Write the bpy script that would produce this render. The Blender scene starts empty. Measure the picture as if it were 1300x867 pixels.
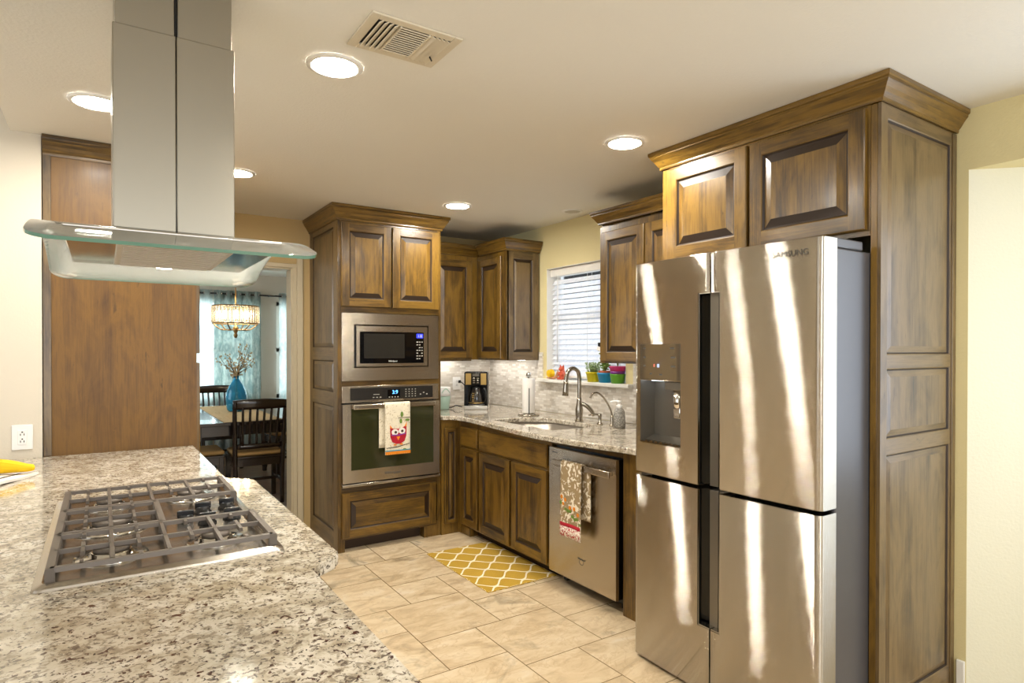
import bpy, bmesh, math, random
from mathutils import Vector, Matrix
random.seed(7)
C = bpy.context.scene.collection
SC = bpy.context.scene
PI = math.pi

# ------------------------------------------------------------------ camera
FPX, CX, CY, YAW, PITCH, ROLL, CAMH = 787.23, 658.02, 449.3, 33.846, 0.405, 0.043, 1.4217
_y, _p, _r = (math.radians(a) for a in (YAW, PITCH, ROLL))
_F = Vector((math.sin(_y) * math.cos(_p), math.cos(_y) * math.cos(_p), -math.sin(_p)))
_R = Vector((math.cos(_y), -math.sin(_y), 0))
_U = _R.cross(_F)
_R2 = _R * math.cos(_r) + _U * math.sin(_r)
_U2 = -_R * math.sin(_r) + _U * math.cos(_r)
cam = bpy.data.objects.new('camera', bpy.data.cameras.new('camera'))
C.objects.link(cam)
m = Matrix.Identity(4)
for i, a in enumerate((_R2, _U2, -_F)):
    for j in range(3):
        m[j][i] = a[j]
m.translation = Vector((0, 0, CAMH))
cam.matrix_world = m
cam.data.sensor_width = 36
cam.data.lens = FPX / 1300 * 36
cam.data.shift_x = (650 - CX) / 1300
cam.data.shift_y = (CY - 433.5) / 1300
cam.data.clip_start = 0.05
SC.camera = cam

# ------------------------------------------------------------------ exposure, world, daylight
vs = SC.view_settings
vs.view_transform = 'Standard'
vs.look = 'None'
vs.gamma = 1
vs.use_curve_mapping = False
vs.exposure = 0.3
w = bpy.data.worlds.new('sky')
SC.world = w
w.use_nodes = True
bg = w.node_tree.nodes['Background']
bg.inputs[0].default_value = (0.78, 0.88, 1.0, 1)
bg.inputs[1].default_value = 1.2
SC.cycles.max_bounces = 8
SC.cycles.diffuse_bounces = 5
SC.cycles.glossy_bounces = 5
SC.cycles.transparent_max_bounces = 16
SC.cycles.sample_clamp_indirect = 6


def area(name, loc, rot, sx, sy, power, col, spread=180, shape='RECTANGLE'):
    l = bpy.data.lights.new(name, 'AREA')
    l.shape = shape
    l.size = sx
    l.size_y = sy
    l.energy = power
    l.color = col
    l.spread = math.radians(spread)
    o = bpy.data.objects.new(name, l)
    o.location = loc
    o.rotation_euler = rot
    C.objects.link(o)
    return o


# daylight through the windows of the living room (left and behind) and of the bay on the right
area('daylight_left', (-4.35, 0.6, 1.5), (0, -PI / 2, 0), 1.9, 3.4, 48, (0.90, 0.95, 1.0))
area('daylight_rear', (0.3, -2.95, 1.45), (PI / 2, 0, 0), 3.6, 1.9, 52, (0.92, 0.96, 1.0))
area('daylight_bay', (3.33, -0.05, 1.45), (0, PI / 2, 0), 1.3, 1.2, 20, (0.78, 0.88, 1.0))
area('daylight_dining', (1.65, 9.35, 1.5), (-PI / 2, 0, 0), 2.8, 1.7, 150, (0.92, 0.97, 1.0))
area('fill_dining_side', (-1.4, 7.0, 1.5), (0, -PI / 2, 0), 1.4, 1.6, 25, (0.90, 0.96, 1.0))  # added fill lamp for the dining room, no window in this wall
area('daylight_kitchen', (3.60, 3.62, 1.75), (0, PI / 2, 0), 1.2, 1.1, 15, (0.76, 0.87, 1.0))
# downlights of the same ceiling behind the camera
DOWN_COL = (1.0, 0.94, 0.84)
for _x, _yy in ((0.68, 0.55), (2.1, 0.55), (0.68, -1.1), (2.1, -1.1)):
    area('downlight_lamp', (_x, _yy, 2.42), (0, 0, 0), 0.15, 0.15, 5, DOWN_COL, 150, 'DISK')


# ------------------------------------------------------------------ materials
def S(h):
    h = h.lstrip('#')
    v = [int(h[i:i + 2], 16) / 255 for i in (0, 2, 4)]
    return tuple(c / 12.92 if c <= 0.04045 else ((c + 0.055) / 1.055) ** 2.4 for c in v) + (1,)


class NT:
    def __init__(s, name):
        s.m = bpy.data.materials.new(name)
        s.m.use_nodes = True
        s.t = s.m.node_tree
        s.b = s.t.nodes['Principled BSDF']
        s.out = s.t.nodes['Material Output']

    def n(s, typ, **kw):
        nd = s.t.nodes.new(typ)
        for k, v in kw.items():
            if k.startswith('i_'):
                nd.inputs[k[2:].replace('_', ' ')].default_value = v
            else:
                setattr(nd, k, v)
        return nd

    def l(s, a, b):
        s.t.links.new(a, b)

    def math(s, op, a, b=None, clamp=False):
        nd = s.n('ShaderNodeMath', operation=op, use_clamp=clamp)
        for i, v in enumerate((a, b)):
            if v is None:
                continue
            if isinstance(v, (int, float)):
                nd.inputs[i].default_value = v
            else:
                s.l(v, nd.inputs[i])
        return nd.outputs[0]

    def ramp(s, fac, stops, interp='LINEAR'):
        nd = s.n('ShaderNodeValToRGB')
        nd.color_ramp.interpolation = interp
        e = nd.color_ramp.elements
        while len(e) < len(stops):
            e.new(0.5)
        for i, (p, c) in enumerate(stops):
            e[i].position = p
            e[i].color = c if len(c) == 4 else tuple(c) + (1,)
        s.l(fac, nd.inputs[0])
        return nd.outputs[0]

    def mix(s, fac, a, b, blend='MIX'):
        nd = s.n('ShaderNodeMix', data_type='RGBA', blend_type=blend)
        for sock, v in ((nd.inputs[0], fac), (nd.inputs[6], a), (nd.inputs[7], b)):
            if isinstance(v, (int, float)):
                sock.default_value = v
            elif isinstance(v, tuple):
                sock.default_value = v
            else:
                s.l(v, sock)
        return nd.outputs[2]

    def noise(s, vec, scale, detail=4, rough=0.55, dist=0.0):
        nd = s.n('ShaderNodeTexNoise')
        nd.inputs['Scale'].default_value = scale
        nd.inputs['Detail'].default_value = detail
        nd.inputs['Roughness'].default_value = rough
        nd.inputs['Distortion'].default_value = dist
        if vec is not None:
            s.l(vec, nd.inputs['Vector'])
        return nd.outputs['Fac']

    def mapping(s, vec, scale=(1, 1, 1), loc=(0, 0, 0), rot=(0, 0, 0)):
        nd = s.n('ShaderNodeMapping')
        nd.inputs['Scale'].default_value = scale
        nd.inputs['Location'].default_value = loc
        nd.inputs['Rotation'].default_value = rot
        s.l(vec, nd.inputs['Vector'])
        return nd.outputs[0]

    def bump(s, h, strength=0.2, dist=0.01):
        nd = s.n('ShaderNodeBump')
        nd.inputs['Strength'].default_value = strength
        nd.inputs['Distance'].default_value = dist
        s.l(h, nd.inputs['Height'])
        s.l(nd.outputs[0], s.b.inputs['Normal'])

    def set(s, **kw):
        for k, v in kw.items():
            s.b.inputs[k.replace('_', ' ')].default_value = v
        return s


def plain(name, col, rough=0.5, metal=0.0, **kw):
    t = NT(name)
    t.set(Base_Color=S(col) if isinstance(col, str) else col, Roughness=rough, Metallic=metal, **kw)
    # slight natural unevenness
    g = t.n('ShaderNodeTexCoord').outputs['Object']
    nz = t.noise(g, 22, 3)
    c = S(col) if isinstance(col, str) else col
    d = tuple(x * 0.9 for x in c[:3]) + (1,)
    t.l(t.mix(nz, d, c), t.b.inputs['Base Color'])
    return t.m


def emit(name, col, strength):
    t = NT(name)
    t.set(Base_Color=(0, 0, 0, 1), Emission_Color=col if len(col) == 4 else tuple(col) + (1,), Emission_Strength=strength)
    return t.m


def wood(name, light, mid, dark, rough=0.33, coat=0.25, blot=1.0):
    t = NT(name)
    uv = t.n('ShaderNodeUVMap').outputs[0]
    rnd = t.n('ShaderNodeObjectInfo').outputs['Random']
    off = t.n('ShaderNodeCombineXYZ')
    t.l(t.math('MULTIPLY', rnd, 17.3), off.inputs[0])
    t.l(t.math('MULTIPLY', rnd, 9.1), off.inputs[1])
    va = t.n('ShaderNodeVectorMath', operation='ADD')
    t.l(uv, va.inputs[0])
    t.l(off.outputs[0], va.inputs[1])
    v = va.outputs[0]
    fine = t.noise(t.mapping(v, (1, 0.035, 1)), 130, 5, 0.6, 0.2)
    wide = t.noise(t.mapping(v, (1, 0.10, 1)), 22, 4, 0.55, 0.8)
    blotch = t.noise(t.mapping(v, (1, 0.45, 1)), 6.5, 5, 0.6, 1.2)
    board = t.noise(t.mapping(v, (1, 0.02, 1)), 9, 0, 0.5)
    k = t.math('ADD', t.math('MULTIPLY', fine, 0.26), t.math('MULTIPLY', wide, 0.30))
    k = t.math('ADD', k, t.math('MULTIPLY', blotch, 0.40 * blot))
    k = t.math('ADD', k, t.math('MULTIPLY', board, 0.22))
    k = t.math('ADD', k, t.math('MULTIPLY', rnd, 0.06))
    col = t.ramp(k, [(0.44, S(dark)), (0.56, S(mid)), (0.69, S(light)), (0.84, S(mid))])
    # small mineral streaks
    st = t.noise(t.mapping(v, (1, 0.3, 1)), 30, 3, 0.6, 0.5)
    col = t.mix(t.ramp(st, [(0.66, (0, 0, 0, 1)), (0.76, (0.7, 0.7, 0.7, 1))]), col, S(dark))
    t.l(col, t.b.inputs['Base Color'])
    t.set(Roughness=rough, Coat_Weight=coat, Coat_Roughness=0.18)
    t.bump(fine, 0.06, 0.004)
    return t.m


def granite():
    t = NT('speckled_granite')
    p = t.n('ShaderNodeTexCoord').outputs['Object']
    base = t.ramp(t.noise(p, 13, 5, 0.6, 0.6), [(0.35, S('#a89c86')), (0.5, S('#c9bfac')), (0.65, S('#ddd5c6'))])
    grey = t.noise(t.mapping(p, (1, 1, 1), (3, 1, 0)), 48, 6, 0.65, 0.7)
    col = t.mix(t.ramp(grey, [(0.51, (0, 0, 0, 1)), (0.60, (0.85, 0.85, 0.85, 1))]), base, S('#8f8370'))
    gm = t.noise(t.mapping(p, (1, 1, 1), (1, 7, 0)), 88, 4, 0.6, 0.5)
    col = t.mix(t.ramp(gm, [(0.565, (0, 0, 0, 1)), (0.62, (0.9, 0.9, 0.9, 1))]), col, S('#5d5248'))
    dk = t.noise(t.mapping(p, (1, 1, 1), (9, 2, 0)), 80, 3, 0.5, 0.35)
    col = t.mix(t.ramp(dk, [(0.625, (0, 0, 0, 1)), (0.655, (1, 1, 1, 1))]), col, S('#452723'))
    bk = t.noise(t.mapping(p, (1, 1, 1), (4, 5, 2)), 115, 3, 0.5, 0.3)
    col = t.mix(t.ramp(bk, [(0.655, (0, 0, 0, 1)), (0.69, (1, 1, 1, 1))]), col, S('#2b2523'))
    t.l(col, t.b.inputs['Base Color'])
    t.set(Roughness=0.10, Coat_Weight=0.3, Coat_Roughness=0.04)
    return t.m


def steel(name, col='#b9b0a4', rough=0.24, aniso=0.75, rot=0.0, wob=0.0, fine=0.0):
    t = NT(name)
    t.set(Base_Color=S(col), Metallic=1.0, Roughness=rough, Anisotropic=aniso, Anisotropic_Rotation=rot)
    tg = t.n('ShaderNodeTangent', direction_type='UV_MAP')
    t.l(tg.outputs[0], t.b.inputs['Tangent'])
    if wob or fine:
        uv = t.n('ShaderNodeUVMap').outputs[0]
        h = t.noise(t.mapping(uv, (1, 0.55, 1)), 3.2, 1, 0.4)
        t.bump(h, wob, 0.02)
    return t.m


def brushed(name, col, rough, spread, wob):
    """steel brushed sideways: the fine scratches tilt the normal up and down only"""
    t = NT(name)
    t.set(Base_Color=S(col), Metallic=1.0, Roughness=rough)
    uv = t.n('ShaderNodeUVMap').outputs[0]
    h = t.noise(t.mapping(uv, (1, 0.5, 1)), 2.4, 0, 0.4)
    bp = t.n('ShaderNodeBump')
    bp.inputs['Strength'].default_value = wob
    bp.inputs['Distance'].default_value = 0.02
    t.l(h, bp.inputs['Height'])
    sc = t.n('ShaderNodeVectorMath', operation='SCALE')
    sc.inputs['Scale'].default_value = 9173.0
    t.l(t.n('ShaderNodeNewGeometry').outputs['Position'], sc.inputs[0])
    wn = t.n('ShaderNodeTexWhiteNoise', noise_dimensions='3D')
    t.l(sc.outputs[0], wn.inputs['Vector'])
    sp = t.n('ShaderNodeSeparateColor')
    t.l(wn.outputs['Color'], sp.inputs[0])
    tri = t.math('SUBTRACT', t.math('ADD', sp.outputs[0], sp.outputs[1]), 1.0)
    cz = t.n('ShaderNodeCombineXYZ')
    t.l(t.math('MULTIPLY', tri, spread), cz.inputs[2])
    ad = t.n('ShaderNodeVectorMath', operation='ADD')
    t.l(bp.outputs[0], ad.inputs[0])
    t.l(cz.outputs[0], ad.inputs[1])
    no = t.n('ShaderNodeVectorMath', operation='NORMALIZE')
    t.l(ad.outputs[0], no.inputs[0])
    t.l(no.outputs[0], t.b.inputs['Normal'])
    return t.m


def tile_floor():
    t = NT('travertine_tile')
    p = t.n('ShaderNodeTexCoord').outputs['Object']
    ri = t.n('ShaderNodeNewGeometry').outputs['Random Per Island']
    off = t.n('ShaderNodeCombineXYZ')
    t.l(t.math('MULTIPLY', ri, 31.0), off.inputs[0])
    t.l(t.math('MULTIPLY', ri, 13.0), off.inputs[1])
    va = t.n('ShaderNodeVectorMath', operation='ADD')
    t.l(p, va.inputs[0])
    t.l(off.outputs[0], va.inputs[1])
    v = va.outputs[0]
    n1 = t.noise(t.mapping(v, (1, 2.2, 1), rot=(0, 0, 0.5)), 4.5, 6, 0.6, 1.0)
    col = t.ramp(n1, [(0.30, S('#ab9678')), (0.45, S('#cbb592')), (0.58, S('#d9c6a5')), (0.75, S('#ded2bd'))])
    vein = t.noise(t.mapping(v, (1, 1.6, 1), rot=(0, 0, 0.9)), 3.2, 5, 0.6, 2.2)
    col = t.mix(t.ramp(vein, [(0.475, (0, 0, 0, 1)), (0.5, (0.35, 0.35, 0.35, 1)), (0.525, (0, 0, 0, 1))]), col, S('#a8875c'))
    st = t.noise(t.mapping(v, (1, 1, 1), (5, 3, 0)), 3.0, 5, 0.65, 0.8)
    col = t.mix(t.ramp(st, [(0.57, (0, 0, 0, 1)), (0.70, (0.8, 0.8, 0.8, 1))]), col, S('#7d705a'))
    col = t.mix(t.math('MULTIPLY', ri, 0.38), col, S('#c2aa86'))
    t.l(col, t.b.inputs['Base Color'])
    t.set(Roughness=0.32)
    t.bump(n1, 0.08, 0.003)
    return t.m


def mosaic():
    t = NT('marble_mosaic')
    uv = t.n('ShaderNodeUVMap').outputs[0]
    br = t.n('ShaderNodeTexBrick')
    br.offset = 0.37
    br.offset_frequency = 2
    br.squash = 1.6
    br.squash_frequency = 3
    br.inputs['Scale'].default_value = 1
    br.inputs['Brick Width'].default_value = 0.052
    br.inputs['Row Height'].default_value = 0.018
    br.inputs['Mortar Size'].default_value = 0.0009
    br.inputs['Mortar Smooth'].default_value = 0.2
    br.inputs['Bias'].default_value = 0.0
    br.inputs['Color1'].default_value = S('#ece8e0')
    br.inputs['Color2'].default_value = S('#bdb4a6')
    br.inputs['Mortar'].default_value = S('#c6bfb3')
    t.l(uv, br.inputs['Vector'])
    nz = t.noise(t.mapping(uv, (1, 2.2, 1)), 30, 4, 0.6, 0.6)
    col = t.mix(t.ramp(nz, [(0.45, (0, 0, 0, 1)), (0.72, (0.8, 0.8, 0.8, 1))]), br.outputs['Color'], S('#d5cbbb'))
    t.l(col, t.b.inputs['Base Color'])
    t.set(Roughness=0.3)
    t.bump(br.outputs['Fac'], -0.25, 0.002)
    return t.m


def paint(name, col, bump=0.12, rough=0.7):
    t = NT(name)
    p = t.n('ShaderNodeTexCoord').outputs['Object']
    n1 = t.noise(p, 95, 3, 0.5)
    c = S(col)
    t.l(t.mix(t.noise(p, 1.5, 2), tuple(x * 0.96 for x in c[:3]) + (1,), c), t.b.inputs['Base Color'])
    t.set(Roughness=rough)
    t.bump(n1, bump, 0.006)
    return t.m


def glass(name, tint=(0.93, 0.97, 0.95, 1), refl=0.06, haze=0.0):
    """clear sheet: fresnel mix of a tinted transparent and a glossy lobe"""
    t = NT(name)
    t.t.nodes.remove(t.b)
    tr = t.n('ShaderNodeBsdfTransparent')
    tr.inputs[0].default_value = tint
    gl = t.n('ShaderNodeBsdfGlossy')
    gl.inputs['Roughness'].default_value = 0.03
    fr = t.n('ShaderNodeFresnel')
    fr.inputs[0].default_value = 1.45
    mx = t.n('ShaderNodeMixShader')
    t.l(t.math('ADD', fr.outputs[0], refl, True), mx.inputs[0])
    t.l(tr.outputs[0], mx.inputs[1])
    t.l(gl.outputs[0], mx.inputs[2])
    last = mx.outputs[0]
    if haze:
        df = t.n('ShaderNodeBsdfDiffuse')
        tl = t.n('ShaderNodeBsdfTranslucent')
        hz = t.n('ShaderNodeMixShader')
        for nd in (df, tl):
            nd.inputs[0].default_value = (0.9, 0.92, 0.88, 1)
        t.l(df.outputs[0], hz.inputs[1])
        t.l(tl.outputs[0], hz.inputs[2])
        m2 = t.n('ShaderNodeMixShader')
        m2.inputs[0].default_value = haze
        t.l(last, m2.inputs[1])
        t.l(hz.outputs[0], m2.inputs[2])
        last = m2.outputs[0]
    t.l(last, t.out.inputs[0])
    return t.m


def cloth_trans(name, c1, c2, trans=0.5):
    t = NT(name)
    p = t.n('ShaderNodeTexCoord').outputs['Object']
    nz = t.noise(t.mapping(p, (1, 1, 0.5)), 16, 4, 0.6, 1.5)
    col = t.ramp(nz, [(0.42, S(c1)), (0.58, S(c2))])
    t.l(col, t.b.inputs['Base Color'])
    t.set(Roughness=0.8)
    tl = t.n('ShaderNodeBsdfTranslucent')
    t.l(col, tl.inputs[0])
    mx = t.n('ShaderNodeMixShader')
    mx.inputs[0].default_value = trans
    t.l(t.b.outputs[0], mx.inputs[1])
    t.l(tl.outputs[0], mx.inputs[2])
    t.l(mx.outputs[0], t.out.inputs[0])
    return t.m


def rug_mat():
    t = NT('yellow_trellis_weave')
    uv = t.n('ShaderNodeUVMap').outputs[0]
    sp = t.n('ShaderNodeSeparateXYZ')
    t.l(uv, sp.inputs[0])
    W, Pd = 0.092, 0.20
    A = W / 2 * 0.92
    sn = t.math('SINE', t.math('MULTIPLY', sp.outputs[1], 2 * PI / Pd))
    # rounder ogee: sharpen the sine a little
    s3 = t.math('MULTIPLY', sn, A)

    def near(sign, shift):
        u = t.math('ADD', sp.outputs[0], shift)
        u = t.math('SUBTRACT' if sign > 0 else 'ADD', u, s3)
        f = t.math('FRACT', t.math('MULTIPLY', u, 1 / (2 * W)))
        d = t.math('ABSOLUTE', t.math('SUBTRACT', f, 0.5))
        return t.math('MULTIPLY', d, 2 * W)
    d = t.math('MINIMUM', near(1, 10.0), near(-1, 10.0 + W))
    # little scallop bars at the crossings
    line = t.math('LESS_THAN', d, 0.0085)
    nz = t.noise(t.n('ShaderNodeTexCoord').outputs['Object'], 260, 2)
    yel = t.mix(nz, S('#a88220'), S('#c9a43a'))
    t.l(t.mix(line, yel, S('#ece2c4')), t.b.inputs['Base Color'])
    t.set(Roughness=0.95)
    t.bump(nz, 0.5, 0.003)
    return t.m


def towel_print(name, basec, blotc, scale, thr, extra=None):
    t = NT(name)
    p = t.n('ShaderNodeTexCoord').outputs['Object']
    nz = t.noise(p, scale, 3, 0.5, 0.9)
    col = t.mix(t.ramp(nz, [(thr, (0, 0, 0, 1)), (thr + 0.03, (1, 1, 1, 1))]), S(basec), S(blotc))
    if extra:
        n2 = t.noise(t.mapping(p, (1, 1, 1), (4, 2, 7)), scale * 1.4, 2, 0.5, 0.4)
        col = t.mix(t.ramp(n2, [(0.64, (0, 0, 0, 1)), (0.67, (1, 1, 1, 1))]), col, S(extra))
    t.l(col, t.b.inputs['Base Color'])
    t.set(Roughness=0.95)
    t.bump(t.noise(p, 300, 2), 0.4, 0.002)
    return t.m


M = {}
M['wood'] = wood('stained_alder', '#7b5c20', '#513a12', '#221508')
M['wood_side'] = wood('stained_alder_daylight_grey', '#725c3a', '#513f26', '#251a10', 0.36, 0.35)  # same alder with the grey cast of daylight painted into its colours
M['veneer'] = wood('stained_veneer', '#6f4d14', '#583a0d', '#3c2608', 0.5, 0.05, 1.0)
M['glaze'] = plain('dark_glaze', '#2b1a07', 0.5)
M['toe'] = plain('dark_toe_kick', '#3a2610', 0.6)
M['granite'] = granite()
M['tile'] = tile_floor()
M['grout'] = plain('tile_grout', '#85704f', 0.9)
M['mosaic'] = mosaic()
M['ceil'] = paint('ceiling_paint', '#e6e2d8', 0.22)
M['wall'] = paint('cream_wall_paint', '#d6c8a6', 0.18)
M['wall_yel'] = paint('yellow_cream_wall_paint', '#ddcf9c', 0.2)
M['wall_left'] = paint('pale_wall_paint', '#d6ccba', 0.12)
M['wall_bay'] = paint('bay_wall_paint', '#e5e1ca', 0.2)
M['wall_far'] = paint('tan_wall_paint', '#c3a873', 0.12)
M['wall_dine'] = paint('dining_wall_paint', '#cfc9bd', 0.1)
M['white'] = plain('white_paint', '#efece4', 0.4)
M['casing'] = plain('cream_casing_paint', '#cdbf9f', 0.35)
M['vent'] = plain('vent_enamel', '#d8ccb4', 0.5)
M['vent_dark'] = plain('vent_shadow_gap', '#1d1a18', 0.8)
M['plastic_white'] = plain('white_plastic', '#f2f0ec', 0.3)
M['black'] = plain('black_plastic', '#121212', 0.25)
M['black_gloss'] = plain('black_gloss', '#0a0a0b', 0.06)
M['iron'] = plain('cast_iron', '#6a6056', 0.45, 0.3)
M['steel'] = brushed('brushed_steel', '#bab0a0', 0.22, 0.32, 0.0)
M['steel_fridge'] = brushed('brushed_steel_fridge', '#b9b2a6', 0.07, 1.0, 0.09)
M['steel_hood'] = steel('brushed_steel_hood', '#989080', 0.3, 0.6, 0.25)
M['steel_pol'] = plain('polished_steel', '#c9c4bb', 0.14, 1.0)
M['steel_pan'] = plain('cooktop_steel', '#c2bab0', 0.2, 1.0)
M['chrome'] = plain('chrome', '#d8d6d2', 0.07, 1.0)
M['nickel'] = plain('brushed_nickel', '#b7aea0', 0.22, 1.0)
M['sink_steel'] = plain('sink_steel', '#a89f92', 0.4, 0.85)
M['kettle_plate'] = plain('satin_plate', '#d0cdc6', 0.35, 0.5)
M['panel_steel'] = plain('panel_steel', '#a39a8b', 0.35, 0.8)
M['grey_side'] = plain('fridge_side_grey', '#575659', 0.36, 0.3)
M['grey_dark'] = plain('dark_grey_metal', '#3d3a36', 0.3, 0.7)
M['grey_liner'] = plain('grey_liner', '#7d776c', 0.3, 0.6)
M['filter'] = plain('mesh_filter', '#c9c2b5', 0.45, 0.5)
M['glass'] = glass('clear_canopy_glass', (0.95, 0.97, 0.94, 1), -0.01, 0.16)
M['glass_edge'] = plain('green_glass_edge', '#5f8a78', 0.08, 0.0, Coat_Weight=1.0)
M['pane'] = glass('window_glass', (0.97, 0.99, 1, 1), 0.02)
M['olive_reflection_glass'] = plain('olive_reflection_glass', '#35361e', 0.05)  # olive reflection of the room put into the glass colour
M['mw_glass'] = plain('microwave_glass', '#2b2925', 0.12)
M['blind'] = cloth_trans('white_blind_slat', '#e6e8ec', '#f2f3f5', 0.22)
M['rug'] = rug_mat()
M['towel_owl'] = towel_print('cream_speckled_cotton', '#e6dcc3', '#bdae8c', 90, 0.6)
M['towel_blos'] = towel_print('tan_blossom_cotton', '#a08a66', '#efe6d2', 34, 0.53)
M['towel_hem'] = towel_print('red_white_print', '#efe6d8', '#b3262c', 110, 0.52)
M['red'] = plain('red_cotton', '#b5182c', 0.9)
M['orange'] = plain('orange_cotton', '#e88a1c', 0.9)
M['teal'] = plain('teal_cotton', '#4f93a6', 0.9)
M['leaf'] = plain('green_leaf', '#6c8a34', 0.6)
M['leaf_pale'] = plain('pale_leaf', '#9bb27a', 0.6)
M['white_cloth'] = plain('white_cloth', '#efe9df', 0.9)
M['brown'] = plain('brown_thread', '#4a3420', 0.9)
M['yellow'] = plain('yellow_cloth', '#eec20a', 0.8)
M['yellow_plastic'] = plain('yellow_plastic', '#eedd1f', 0.35)
M['blue_plastic'] = plain('blue_plastic', '#1f9bd0', 0.35)
M['green_plastic'] = plain('green_plastic', '#67ad2c', 0.35)
M['pink_plastic'] = plain('pink_plastic', '#d92a78', 0.35)
M['purple_plastic'] = plain('purple_plastic', '#8d3c9c', 0.35)
M['terra'] = plain('terracotta', '#b4542f', 0.6)
M['soil'] = plain('potting_soil', '#5a3018', 0.95)
M['clay'] = plain('painted_clay', '#c98a5c', 0.5)
M['pigred'] = plain('coral_glaze', '#cf5a3c', 0.4)
M['mint'] = plain('mint_ceramic', '#c3e2d2', 0.25)
M['gold'] = plain('brass_tone_plastic', '#c4a362', 0.3, 0.5)
M['coffee_glass'] = plain('carafe_glass', '#2a2623', 0.04, 0.0, Coat_Weight=1.0)
M['paper'] = plain('paper_towel', '#f1ece4', 0.95)
M['bottle'] = NT('patterned_bottle').set(Roughness=0.25, Base_Color=S('#8a857c')).m
M['espresso'] = plain('espresso_wood', '#1f120d', 0.22, 0.0, Coat_Weight=0.4)
M['cushion'] = plain('tan_cushion', '#b8945c', 0.9)
M['blueglass'] = NT('blue_glass').set(Base_Color=S('#4fc3e6'), Roughness=0.05, Transmission_Weight=0.75, IOR=1.2, Coat_Weight=0.5).m
M['runner'] = towel_print('beige_runner', '#c9b48c', '#9a7b50', 60, 0.6)
M['twig'] = plain('dry_twig', '#6d5a43', 0.9)
M['bud'] = plain('dry_bud', '#b9a27c', 0.9)
M['curtain'] = cloth_trans('teal_curtain', '#a3b4b2', '#c6d0cb', 0.6)
M['curtain_sheer'] = cloth_trans('sheer_curtain', '#d2dfde', '#e6ecea', 0.75)
M['lamp'] = emit('downlight_lens_glow', (1.0, 0.945, 0.85), 270)
M['hoodlamp'] = emit('hood_lamp_glow', (1.0, 0.9, 0.75), 12)
M['chand'] = emit('chandelier_bulb_glow', (1.0, 0.80, 0.5), 70)
M['blue_led'] = emit('blue_display_glow', (0.12, 0.45, 1.0), 3.0)
M['mw_led'] = emit('microwave_display_glow', (0.03, 0.05, 1.0), 1.6)
M['red_led'] = emit('red_indicator_glow', (1.0, 0.25, 0.15), 1.0)
M['white_led'] = emit('pale_indicator_glow', (0.6, 0.7, 1.0), 1.0)
M['undercab'] = emit('under_cabinet_light_glow', (1.0, 0.95, 0.88), 11)
M['disp_led'] = emit('dispenser_light_glow', (0.75, 0.85, 1.0), 9)
M['text_grey'] = plain('grey_lettering', '#55524c', 0.6, 0.0)
M['text_white'] = plain('white_lettering', '#e8e6e0', 0.4)
M['text_pale'] = plain('pale_print', '#b9b4a8', 0.5)
M['crystal'] = NT('crystal_glass').set(Base_Color=S('#fff3df'), Roughness=0.05, Transmission_Weight=0.85, IOR=1.4, Emission_Color=(1, 0.85, 0.6, 1), Emission_Strength=0.0).m
M['bronze'] = plain('aged_bronze', '#8a6f45', 0.3, 0.8)
M['dine_floor'] = wood('dining_plank_floor', '#8d6c4c', '#70523a', '#4a3424', 0.3, 0.2)
M['rodmetal'] = plain('dark_rod', '#3a3836', 0.35, 0.8)


def bottle_tex():
    mm = M['bottle']
    nt = mm.node_tree
    tc = nt.nodes.new('ShaderNodeTexCoord')
    vo = nt.nodes.new('ShaderNodeTexVoronoi')
    vo.inputs['Scale'].default_value = 130
    rp = nt.nodes.new('ShaderNodeValToRGB')
    rp.color_ramp.elements[0].color = S('#4d4a45')
    rp.color_ramp.elements[1].color = S('#b5b0a6')
    nt.links.new(tc.outputs['Object'], vo.inputs['Vector'])
    nt.links.new(vo.outputs['Distance'], rp.inputs[0])
    nt.links.new(rp.outputs[0], nt.nodes['Principled BSDF'].inputs['Base Color'])


bottle_tex()


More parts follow.
